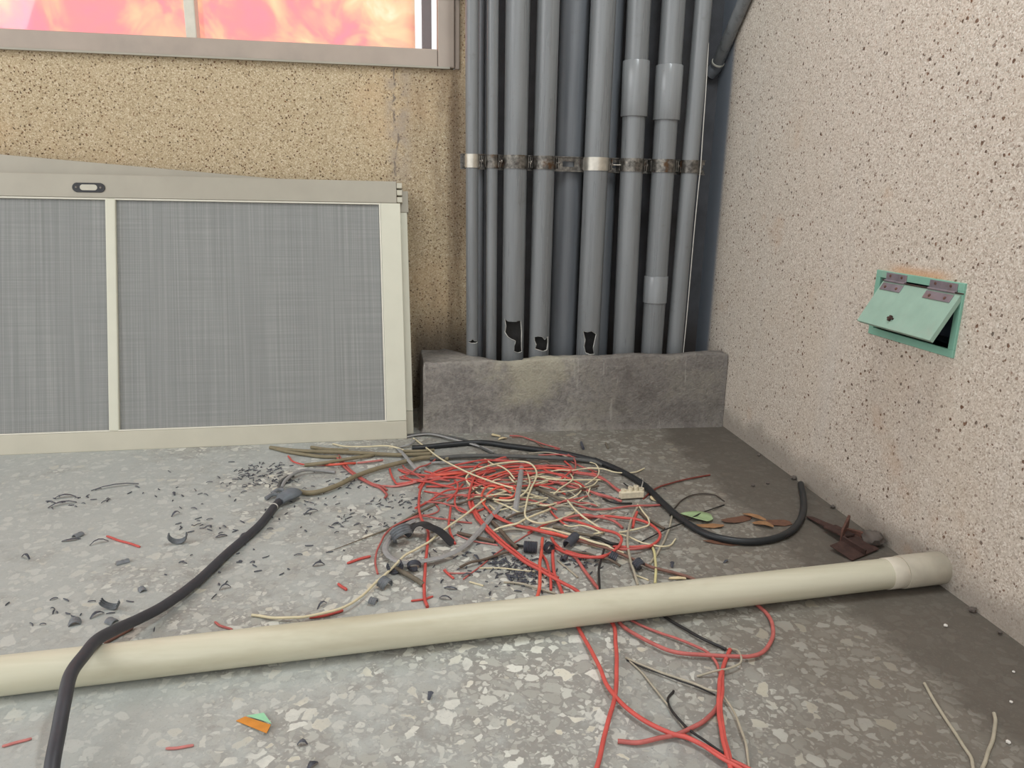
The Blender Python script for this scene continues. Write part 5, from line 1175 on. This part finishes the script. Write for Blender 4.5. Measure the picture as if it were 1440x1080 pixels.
    ('brown_wire', 'wire', 'brown', 0.0024, [(0.06946,1.384,0.00445), (0.1004,1.387,0.00602), (0.1313,1.392,0.0135), (0.1619,1.398,0.00946), (0.1924,1.404,0.0103), (0.2225,1.412,0.00591)],
     'dusty brown wire buried in the tangled heap'),
    ('brown_wire', 'wire', 'brown', 0.0024, [(0.09702,1.415,0.00494), (0.116,1.427,0.00723), (0.1324,1.442,0.00916), (0.1457,1.46,0.00833), (0.1554,1.48,0.00551), (0.1612,1.502,0.00428)],
     'dusty brown wire buried in the tangled heap'),
    ('brown_wire', 'wire', 'brown', 0.0024, [(0.2851,1.61,0.006), (0.3003,1.6,0.00814), (0.3155,1.59,0.0145), (0.3307,1.581,0.00751), (0.3459,1.571,0.0082), (0.361,1.561,0.00626)],
     'dusty brown wire buried in the tangled heap'),
    ('brown_wire', 'wire', 'brown', 0.0024, [(0.07993,1.122,0.00488), (0.101,1.132,0.00853), (0.1218,1.142,0.00634), (0.1424,1.153,0.00612), (0.1626,1.164,0.00596), (0.1826,1.176,0.00365)],
     'dusty brown wire buried in the tangled heap'),
    ('brown_wire', 'wire', 'brown', 0.0024, [(0.1835,1.302,0.00623), (0.2043,1.315,0.00993), (0.2256,1.328,0.00692), (0.2473,1.339,0.00793), (0.2694,1.35,0.00419), (0.2919,1.361,0.00574)],
     'dusty brown wire buried in the tangled heap'),
    ('brown_wire', 'wire', 'brown', 0.0024, [(0.266,1.16,0.00694), (0.2869,1.153,0.00677), (0.3066,1.144,0.00758), (0.3249,1.131,0.00533), (0.3412,1.117,0.00784), (0.3554,1.1,0.00401)],
     'dusty brown wire buried in the tangled heap'),
]
LEFT_CABLE = [(-0.2563,1.4342,0.0120), (-0.2714,1.4045,0.0100), (-0.2866,1.3136,0.0085), (-0.3192,1.2091,0.0085), (-0.3447,1.1099,0.0100), (-0.3701,1.0382,0.0140), (-0.3891,0.9912,0.0220), (-0.3996,0.9330,0.0420), (-0.4040,0.8871,0.0570), (-0.4034,0.8493,0.0618), (-0.4038,0.8111,0.0618), (-0.3958,0.7724,0.0540), (-0.3879,0.7359,0.0420), (-0.3822,0.7112,0.0360), (-0.3787,0.6957,0.0300), (-0.3735,0.6763,0.0200), (-0.3679,0.6575,0.0120)]
def ribbed(a):
    k = 1+0.10*math.cos(6*a)
    return (1.25*k*math.cos(a), 0.62*k*math.sin(a))
def section(mat, name):
    if mat == 'grey_ribbed': return ribbed, 24
    return None, 10
for (name, cat, mat, r, pts, label) in WIRES:
    P = spline(pts, 7)
    rnd = random.Random(label); ph = rnd.random()*20
    if r < 0.004:
        P = [p+Vector((noise.noise(Vector((i*0.13+ph, 1, 0))), noise.noise(Vector((i*0.13+ph, 9, 0))), 0))*0.0016 for i, p in enumerate(P)]
    prof, sides = section(mat, name)
    bm = bmesh.new()
    rad = None
    if name == 'cable_sliver': rad = [r*(3.4*(1-i/(len(P)-1))+0.35) for i in range(len(P))]
    elif name == 'red_offcut': rad = [r*(1 if 0 < i < len(P)-1 else 0.7) for i in range(len(P))]
    tube(bm, P, r, sides, prof, rad)
    o = finish(name, bm, mat+'_wire', None, True)
    tag(o, label, cat, 'loose wires and cables in the heap' if cat != 'offcut' else 'wire offcuts on the floor')
# heavy cable on the left, lying over the beige pipe, with its taped splice
P = spline(LEFT_CABLE, 8)
t = thing('black_cable', 'thick dusty black cable on the left lying over the beige pipe', 'cable', tuple(LEFT_CABLE[0]))
inv = Matrix.Translation(LEFT_CABLE[0]).inverted()
bm = bmesh.new(); tube(bm, P, 0.0078, 20); o = finish('sheath', bm, 'charcoal_rubber_wire', t, True); o.matrix_parent_inverse = inv
i = 9; d = (P[i+1]-P[i]).normalized()
bm = bmesh.new(); tube(bm, [P[i], P[i]+d*0.003], 0.0082, 20); o = finish('white_band', bm, 'crumb', t, True); o.matrix_parent_inverse = inv
c0 = Vector(LEFT_CABLE[0])
SPLICE = [c0+Vector((-0.010, -0.016, 0.0)), c0+Vector((-0.003, -0.002, 0.002)), c0+Vector((0.008, 0.010, 0.004)), c0+Vector((0.016, 0.020, 0.003)), c0+Vector((0.022, 0.027, 0.0))]
bm = bmesh.new(); tube(bm, spline(SPLICE, 4), 0.01, 14, lambda a: (1.35*math.cos(a), 0.75*math.sin(a)), [0.008+0.006*math.sin(math.pi*j/16) for j in range(17)])
o = finish('taped_splice', bm, 'grey_tape', t, True); o.matrix_parent_inverse = inv; tag(o, 'grey taped splice at the far end', None)
for q, (pp, rr) in enumerate((([(-0.275, 1.500, .008), (-0.272, 1.530, .012), (-0.258, 1.565, .014), (-0.236, 1.590, .012), (-0.200, 1.597, .006), (-0.172, 1.590, .004)], .0036), ([(-0.280, 1.496, .006), (-0.283, 1.525, .009), (-0.272, 1.556, .010), (-0.262, 1.572, .006)], .0034))):
    bm = bmesh.new(); tube(bm, spline(pp, 7), rr, 10); o = finish('core', bm, 'grey_ribbed_wire' if q == 0 else 'dark_grey_wire', t, True); o.matrix_parent_inverse = inv
for q, (a, b) in enumerate((((-0.300, 1.452), (-0.276, 1.466)), ((-0.292, 1.478), (-0.270, 1.490)))):
    bm = bmesh.new(); tube(bm, spline([(a[0], a[1], .004), ((a[0]+b[0])/2, (a[1]+b[1])/2+.004, .008), (b[0], b[1], .006)], 4), 0.0045, 8); o = finish('tape_tail', bm, 'scrap_grey', t, True); o.matrix_parent_inverse = inv

# ------------------------------------------------------------------ litter on the floor
def ribbon(name, pts, width, thick, mat, label, cat, group=None, updir=(0, 0, 1), ribs=0):
    """bent flat strip: pts is its centre line"""
    P = spline(pts, 6); T, N = frames(P); bm = bmesh.new(); rows = []
    for i, p in enumerate(P):
        n = Vector((T[i].y, -T[i].x, 0)); n = n.normalized() if n.length > 1e-6 else Vector((1, 0, 0))
        u = n.cross(T[i]).normalized()
        taper = 1.0 if 0 < i < len(P)-1 else 0.8
        cols = max(1, ribs*2) if ribs else 1
        row = []
        for s in range(cols+1):
            k = -1+2*s/cols
            hgt = thick*(0.9 if (ribs and s % 2) else 0)
            row.append((bm.verts.new(p+n*k*width/2*taper+u*(thick/2+hgt)), bm.verts.new(p+n*k*width/2*taper-u*(thick/2-hgt))))
        rows.append(row)
    for a, b in zip(rows, rows[1:]):
        for s in range(len(a)-1):
            bm.faces.new((a[s][0], a[s+1][0], b[s+1][0], b[s][0])); bm.faces.new((a[s][1], b[s][1], b[s+1][1], a[s+1][1]))
        for s in (0, len(a)-1): bm.faces.new((a[s][0], b[s][0], b[s][1], a[s][1]))
    for a in (rows[0], rows[-1]):
        for s in range(len(a)-1): bm.faces.new((a[s][0], a[s+1][0], a[s+1][1], a[s][1]))
    o = finish(name, bm, mat, None, True)
    return tag(o, label, cat, group)
ribbon('plastic_clip', [(-0.012, 1.252, .004), (0.002, 1.259, .018), (0.018, 1.255, .026), (0.034, 1.241, .025), (0.052, 1.228, .020), (0.073, 1.212, .003)], 0.020, 0.0016, 'black_plastic', 'black plastic strip arched over the terrazzo, crossed by the cream wire', 'clip')
def curl(name, c, rad, width, a0, a1, tilt, rz, mat, label, group=None, ribs=3):
    """piece of split corrugated tube: a ribbed arc standing or lying on the floor"""
    pts = []
    bm = bmesh.new(); n = 14; cols = ribs*2; rows = []
    for i in range(n+1):
        a = math.radians(a0+(a1-a0)*i/n); row = []
        for s in range(cols+1):
            rr = rad*(1.0 if s % 2 else 0.90)
            row.append((Vector((rr*math.cos(a), -width/2+width*s/cols, rr*math.sin(a))), Vector(((rr-0.0012)*math.cos(a), -width/2+width*s/cols, (rr-0.0012)*math.sin(a)))))
        rows.append(row)
    mt = Matrix.Rotation(rz, 4, 'Z') @ Matrix.Rotation(tilt, 4, 'X')
    zmin = min((mt @ v).z for row in rows for pr in row for v in pr)
    V = [[tuple(bm.verts.new(mt @ v + Vector((c[0], c[1], 0.0004-zmin))) for v in pr) for pr in row] for row in rows]
    for a, b in zip(V, V[1:]):
        for s in range(cols):
            bm.faces.new((a[s][0], a[s+1][0], b[s+1][0], b[s][0])); bm.faces.new((a[s][1], b[s][1], b[s+1][1], a[s+1][1]))
        for s in (0, cols): bm.faces.new((a[s][0], b[s][0], b[s][1], a[s][1]))
    for a in (V[0], V[-1]):
        for s in range(cols): bm.faces.new((a[s][0], a[s+1][0], a[s+1][1], a[s][1]))
    return tag(finish(name, bm, mat, None, True), label, 'plastic scrap', group)
CG = 'split pieces of corrugated black tube'
R = math.radians
curl('ribbed_scrap', (-0.419, 1.266), .0165, .012, 165, 372, R(20), R(6), 'scrap_grey', 'crescent shaped ribbed black scrap alone on the left terrazzo', CG)
curl('ribbed_scrap', (-0.455, 1.052), .0145, .010, 160, 365, R(30), R(-12), 'scrap_grey', 'open ribbed scrap behind the left end of the beige pipe', CG)
curl('ribbed_scrap', (-0.030, 1.118), .014, .013, 150, 400, R(20), R(20), 'scrap', 'ribbed black scrap where the long cream wire passes over it', CG)
curl('ribbed_scrap', (0.002, 1.122), .012, .009, 0, 300, R(25), R(0), 'scrap', 'ribbed black ring above the brownish cable stub', CG)
curl('ribbed_scrap', (-0.046, 1.078), .012, .016, -20, 190, R(15), R(50), 'scrap_grey', 'ribbed scrap left of the brownish cable stub, upright', CG, 4)
curl('ribbed_scrap', (-0.063, 1.030), .008, .012, -10, 170, R(10), R(70), 'scrap_grey', 'small ribbed scrap nearest the beige pipe on the left', CG, 4)
curl('ribbed_scrap', (-0.020, 1.232), .020, .020, 20, 250, R(40), R(30), 'scrap_grey', 'ribbed grey scrap curled inside the grey cable coil', CG, 4)
curl('ribbed_scrap', (-0.026, 1.258), .012, .014, 0, 300, R(60), R(10), 'scrap_grey', 'small ribbed ring at the back of the grey cable coil', CG, 3)
curl('ribbed_scrap', (0.290, 1.192), .0095, .034, -10, 230, R(8), R(-42), 'scrap', 'ribbed black piece lying behind the front red loop', CG, 6)
curl('ribbed_scrap', (0.385, 1.090), .010, .014, 0, 320, R(25), R(30), 'scrap', 'ribbed black lump beside the pipe under the grey cream wire', CG, 4)
curl('ribbed_scrap', (0.350, 1.124), .009, .014, 0, 240, R(20), R(60), 'scrap', 'ribbed black piece left of the brownish red cable', CG, 4)
curl('ribbed_scrap', (0.265, 1.135), .0045, .014, 0, 330, R(0), R(-35), 'scrap', 'small ribbed black rings threaded on the pale offcut', CG, 5)
curl('ribbed_scrap', (-0.493, 1.022), .009, .013, 10, 170, R(5), R(20), 'scrap_grey', 'smooth dark half shell at the far left behind the pipe', CG, 1)
curl('ribbed_scrap', (-0.442, 1.020), .008, .014, 20, 160, R(5), R(60), 'scrap_grey', 'grey half shell just under the bend of the left cable', CG, 2)
curl('ribbed_scrap', (-0.428, 1.108), .006, .012, 10, 170, R(5), R(35), 'scrap_grey', 'tiny folded scrap between the crescent and the pipe', CG, 1)
curl('ribbed_scrap', (-0.492, 1.206), .007, .020, 20, 150, R(0), R(-60), 'scrap_grey', 'striped scrap below the lone red offcut on the left', CG, 3)
curl('ribbed_scrap', (-0.608, 1.318), .008, .016, 20, 170, R(0), R(-30), 'scrap_grey', 'dark folded scrap left of the lone red offcut', CG, 2)
# the corrugated tube ends
def corr(c, L_, r, rz, label):
    bm = bmesh.new(); prof = []
    n = 8
    for i in range(n*2+1): prof.append((r*(1.0 if i % 2 else 0.86), -L_/2+L_*i/(n*2)))
    inner = [(r*0.72, L_/2), (r*0.72, -L_/2)]
    lathe(bm, prof+inner, 24, 'X', (0, 0, 0), True)
    bmesh.ops.transform(bm, matrix=Matrix.Translation((c[0], c[1], r+0.0003)) @ Matrix.Rotation(rz, 4, 'Z'), verts=bm.verts)
    return tag(finish('corrugated_tube', bm, 'scrap', None, True), label, 'tube', 'corrugated tube ends')
corr((0.210, 1.172), 0.024, 0.0108, R(-14), 'short corrugated black tube left of the straight red strand')
corr((0.243, 1.168), 0.010, 0.0100, R(-60), 'black corrugated ring between the two upright red strands')
# leaf
bm = bmesh.new(); nL = 14; rows = []
for i in range(nL+1):
    s = i/nL; w = 0.019*min(1, s*1.9)**0.8*min(1, (1-s)*7)**0.5+0.0006
    c = Vector((0.538, 1.295, 0)).lerp(Vector((0.594, 1.262, 0)), s); d = Vector((0.033, 0.056, 0)).normalized()
    rows.append([bm.verts.new(c+d*w*k_+Vector((0, 0, 0.002+0.004*abs(k_)+0.003*math.sin(s*3)))) for k_ in (-1, -0.5, 0, 0.5, 1)])
for a, b in zip(rows, rows[1:]):
    for q in range(4): bm.faces.new((a[q], a[q+1], b[q+1], b[q]))
o = finish('green_leaf', bm, 'leaf', None, True); md = o.modifiers.new('thickness', 'SOLIDIFY'); md.thickness = 0.0005
tag(o, 'small green leaf half under the thick black cable', 'leaf')
def flake(name, cx, cy, lx, ly, rz, mat, label, cat, group=None, thick=0.0007, lift=0.004, seed=0, pts=9):
    rnd = random.Random(seed); bm = bmesh.new()
    out = []
    for i in range(pts):
        a = 2*math.pi*i/pts; q = 0.72+0.5*rnd.random()
        out.append((lx/2*q*math.cos(a), ly/2*q*math.sin(a)))
    ph = rnd.random()*6
    bend = lambda x, y: lift*(0.5+0.5*math.sin(x/lx*4+ph))*0.9
    plate(bm, out, thick, 0.0004, bend)
    bmesh.ops.triangulate(bm, faces=[f for f in bm.faces if len(f.verts) > 4])
    bmesh.ops.transform(bm, matrix=Matrix.Translation((cx, cy, 0)) @ Matrix.Rotation(rz, 4, 'Z'), verts=bm.verts)
    return tag(finish(name, bm, mat), label, cat, group)
DG = 'dry leaf bits inside the black cable bend'
flake('dry_leaf', .580, 1.240, .060, .018, R(-20), 'dry_leaf', 'tan dry leaf touching the left of the black cable bend', 'leaf', DG, seed=1)
flake('dry_leaf', .645, 1.264, .066, .030, R(15), 'dry_leaf_dark', 'dark dry leaf at the back of the litter in the cable bend', 'leaf', DG, seed=2)
flake('dry_leaf', .684, 1.266, .056, .016, R(-50), 'dry_leaf', 'narrow tan leaf strip, upper one in the cable bend', 'leaf', DG, seed=3, lift=.008)
flake('dry_leaf', .686, 1.234, .048, .018, R(-35), 'dry_leaf', 'narrow tan leaf strip, lower one in the cable bend', 'leaf', DG, seed=4, lift=.008)
flake('dry_leaf', .722, 1.240, .052, .030, R(10), 'dry_leaf_dark', 'reddish dry leaf at the right end of the cable bend', 'leaf', DG, seed=5)
flake('dry_leaf', .580, 1.172, .085, .022, R(-15), 'dry_leaf_dark', 'reddish dry leaf in front of the thick black cable', 'leaf', DG, seed=6)
# orange paper
bm = bmesh.new(); plate(bm, [(-0.2145, .7835), (-0.205, .7895), (-0.171, .768), (-0.1735, .7545)], .0006, .0006, lambda x, y: .003*max(0, (x+.21)/.04))
tag(finish('paper_scrap', bm, 'orange_paper'), 'orange wedge of paper in the left foreground', 'paper')
bm = bmesh.new(); plate(bm, [(-0.203, .7885), (-0.183, .7895), (-0.1705, .7685), (-0.187, .7790)], .0006, .0022, lambda x, y: .003*max(0, (x+.21)/.04))
o = finish('mint_edge', bm, 'mint_paper', bpy.data.objects['paper_scrap']); tag(o, 'mint green edge', None)
flake('paper_scrap', .224, 1.824, .030, .016, R(-5), 'paper', 'stained cream paper bit at the foot of the concrete curb', 'paper', thick=.001, lift=.006, seed=8)
flake('paper_scrap', .240, 1.800, .026, .012, R(20), 'paper', 'second paper bit among the thin wires near the curb', 'paper', thick=.001, lift=.004, seed=19)
flake('paper_scrap', .040, 1.272, .014, .012, R(20), 'paper', 'yellowish bit just behind the arched black plastic strip', 'paper', thick=.001, lift=.008, seed=9)
flake('plastic_scrap', .332, 1.185, .034, .014, R(-20), 'paper', 'pale flat chip in the front red loop', 'plastic scrap', thick=.0015, lift=.003, seed=12)
flake('plastic_scrap', .441, 1.052, .036, .008, R(-8), 'paper', 'pale flat chip close behind the pipe right of the yellow wire', 'plastic scrap', thick=.0015, lift=.002, seed=13)
flake('plastic_scrap', .515, 1.378, .030, .018, R(-20), 'paper', 'tan crumb right of the thick black cable bend', 'plastic scrap', thick=.002, lift=.005, seed=14)
# white connector
t = thing('terminal_block', 'broken white plastic connector where the red wires meet', 'connector', (.466, 1.391, 0))
bm = bmesh.new()
pb = [(-.026, -.010), (.024, -.007), (.028, .004), (.018, .011), (.004, .008), (-.008, .013), (-.020, .009), (-.029, 0)]
plate(bm, pb, .012, .004); bmesh.ops.triangulate(bm, faces=[f for f in bm.faces if len(f.verts) > 4]); finish('base', bm, 'white_chunk', t)
for q, (x, y, h) in enumerate(((-.018, .004, .020), (-.002, .005, .024), (.010, .006, .026), (.021, .002, .022))):
    bm = bmesh.new(); lathe(bm, [(.0058, .010), (.0056, h), (.0034, h), (.0034, h-.006), (0, h-.006)], 14, 'Z', (x, y, 0)); finish('terminal', bm, 'white_chunk', t, True)
# rusty pieces by the wall
def bent(name, boxes, mat, mtx, label, cat, group=None):
    bm = bmesh.new()
    for a, b in boxes: box(bm, a, b, 0.0008)
    for v_ in bm.verts: v_.co += Vector((noise.noise(v_.co*60), noise.noise(v_.co*60+Vector((5, 0, 0))), noise.noise(v_.co*60+Vector((0, 7, 0)))))*0.0025
    bmesh.ops.transform(bm, matrix=mtx, verts=bm.verts)
    zm = min(v_.co.z for v_ in bm.verts)
    for v_ in bm.verts: v_.co.z += 0.0005-zm
    return tag(finish(name, bm, mat), label, cat, group)
RG = 'rusty iron bits at the foot of the right wall'
bent('rusty_strip', [((-.060, -.008, 0), (.0, .008, .003)), ((.0, -.014, 0), (.055, .014, .004))], 'dark_rust', Matrix.Translation((.806, 1.20, 0)) @ Matrix.Rotation(R(-84), 4, 'Z') @ Matrix.Rotation(R(-7), 4, 'Y'), 'narrow rusty strip pointing away from the end of the beige pipe', 'iron scrap', RG)
bent('rusty_bracket', [((-.045, -.026, 0), (.026, .014, .004)), ((-.045, .010, 0), (.026, .014, .032)), ((-.005, -.026, .003), (.002, .012, .018))], 'rust', Matrix.Translation((.832, 1.165, 0)) @ Matrix.Rotation(R(48), 4, 'Z'), 'rusty angled bracket against the right wall', 'iron scrap', RG)
bent('rusty_plate', [((-.040, -.024, 0), (.040, .024, .003)), ((-.006, -.024, .002), (-.001, .024, .012))], 'dark_rust', Matrix.Translation((.806, 1.118, 0)) @ Matrix.Rotation(R(25), 4, 'Z') @ Matrix.Rotation(R(8), 4, 'X'), 'flat rusty plate close behind the beige pipe', 'iron scrap', RG)
def lump(name, c, r, mat, label, cat, group=None, seed=0, sc=(1, 1, .7)):
    bm = bmesh.new(); bmesh.ops.create_icosphere(bm, subdivisions=3 if r > .008 else 1, radius=1)
    for v_ in bm.verts:
        k_ = 1+0.35*noise.noise(v_.co*1.7+Vector((seed*3.1, 0, 0)))
        v_.co = Vector((v_.co.x*sc[0], v_.co.y*sc[1], v_.co.z*sc[2]))*r*k_
    zm = min(v_.co.z for v_ in bm.verts)
    for v_ in bm.verts: v_.co += Vector((c[0], c[1], 0.0003-zm))
    return tag(finish(name, bm, mat, None, r > .008), label, cat, group)
lump('stone_lump', (.856, 1.138), .020, 'stone', 'dusty dark lump of mortar beside the rusty bracket', 'stone', seed=3)
lump('mortar_crumb', (.852, .990), .005, 'stone', 'dark mortar crumb at the wall foot in front of the pipe end', 'stone', seed=4) if False else None
for q, (x, y, r_) in enumerate(((.800, .872, .0035), (.792, .630, .004), (.700, .640, .003), (.762, .705, .0025), (.815, .760, .0022), (.742, .60, .002))):
    lump('plaster_crumb', (x, y), r_, 'crumb', 'white plaster crumb on the bare mortar strip by the right wall', 'crumb', 'white plaster crumbs by the right wall', seed=q)
for q, (x, y, r_) in enumerate(((.872, .905, .006), (.868, .845, .004), (.874, 1.30, .006), (.874, 1.46, .007), (.868, 1.62, .005), (.80, 1.44, .004), (.76, 1.43, .005))):
    lump('mortar_crumb', (x, y), r_, 'stone', 'dark mortar crumb along the foot of the right wall', 'crumb', 'dark crumbs by the right wall', seed=q+9)
# small dark plug standing near the curb
bm = bmesh.new(); tube(bm, [Vector((.434, 1.70, .004)), Vector((.438, 1.742, .006))], .0035, 8)
tag(finish('wall_plug', bm, 'scrap', None, True), 'dark blue plastic plug lying in front of the curb', 'plug')
bm = bmesh.new(); tube(bm, [Vector((.499, 1.70, .003)), Vector((.503, 1.740, .004))], .0025, 8)
tag(finish('wall_plug', bm, 'khaki_dark_wire', None, True), 'brownish plastic plug lying right of the dark blue one', 'plug')
# single small scraps one could still count
rnd = random.Random(5)
def sliver(bm, x, y, L_, w, a, arch, ph=0.0):
    c, s = math.cos(a), math.sin(a); rows = []
    for i in range(5):
        t_ = i/4-0.5; b_ = arch*(1-4*t_*t_); side = 0.3*L_*math.sin(ph)*(t_*t_)
        ww = w*(1-abs(t_)*1.2)+0.0003
        cx_, cy_ = x+c*t_*L_-s*side, y+s*t_*L_+c*side
        rows.append([bm.verts.new((cx_-s*ww*k_, cy_+c*ww*k_, 0.0009+b_)) for k_ in (-1, 1)]+[bm.verts.new((cx_, cy_, 0.0022+b_))])
    for A_, B_ in zip(rows, rows[1:]):
        for q, p in ((0, 2), (2, 1), (1, 0)): bm.faces.new((A_[q], A_[p], B_[p], B_[q]))
    bm.faces.new(rows[0]); bm.faces.new(rows[-1])
SCR = [(-.699, 1.468, .05, .5), (-.709, 1.505, .04, .2), (-.63, 1.555, .09, .35), (-.46, 1.395, .02, 1), (-.495, 1.502, .016, 2), (-.613, 1.30, .03, .3), (-.56, 1.285, .03, .5), (-.66, 1.24, .02, 2.6), (-.35, 1.29, .02, .3), (-.31, 1.29, .02, 1.2), (-.62, 1.05, .016, 2), (-.47, 1.04, .02, .8), (-.30, 1.10, .018, .4), (-.16, 1.16, .02, .2), (.06, 1.06, .022, -.3), (.09, 1.10, .02, .1), (.05, 1.03, .02, -.3), (-.2, 1.38, .03, .6), (.11, 1.16, .02, 2), (-.14, 1.03, .02, .9), (.40, 1.02, .016, 1.4), (.45, 1.10, .02, 1.2), (.55, 1.10, .014, .6), (-.115, .70, .014, .8), (.02, .80, .012, 1.2), (-.13, .735, .012, 0)]
for q, (x, y, L_, a) in enumerate(SCR):
    bm = bmesh.new(); sliver(bm, x, y, L_, .0022+.0016*rnd.random(), a, .003+.005*rnd.random(), rnd.random()*6)
    tag(finish('plastic_sliver', bm, 'scrap'), 'single dark plastic sliver on the terrazzo around the heap', 'plastic scrap', 'loose dark slivers')
# uncountable fine shavings
bm = bmesh.new()
CL = [(-.345, 1.62, .050, .045, 70), (-.32, 1.56, .06, .03, 40), (-.14, 1.53, .05, .04, 40), (-.02, 1.42, .05, .03, 30), (.165, 1.135, .035, .022, 90), (.19, 1.085, .035, .022, 100), (.29, 1.13, .03, .03, 40), (-.12, 1.33, .05, .03, 24), (-.68, 1.49, .05, .03, 20), (-.22, 1.40, .08, .05, 24), (-.46, 1.50, .12, .08, 24), (.10, 1.16, .12, .08, 30), (.02, 1.33, .12, .06, 30), (-.30, 1.18, .12, .08, 26), (-.50, 1.06, .07, .04, 16), (.25, 1.35, .2, .12, 60), (-.38, 1.34, .05, .03, 20)]
for (x, y, sx, sy, n) in CL:
    for _ in range(n):
        sliver(bm, rnd.gauss(x, sx*.7), rnd.gauss(y, sy*.7), .004+.011*rnd.random(), .0006+.0011*rnd.random(), rnd.random()*6.3, .002*rnd.random(), rnd.random()*6)
tag(finish('black_shavings', bm, 'scrap'), 'fine black plastic shavings strewn over the terrazzo', 'shavings', kind='stuff')
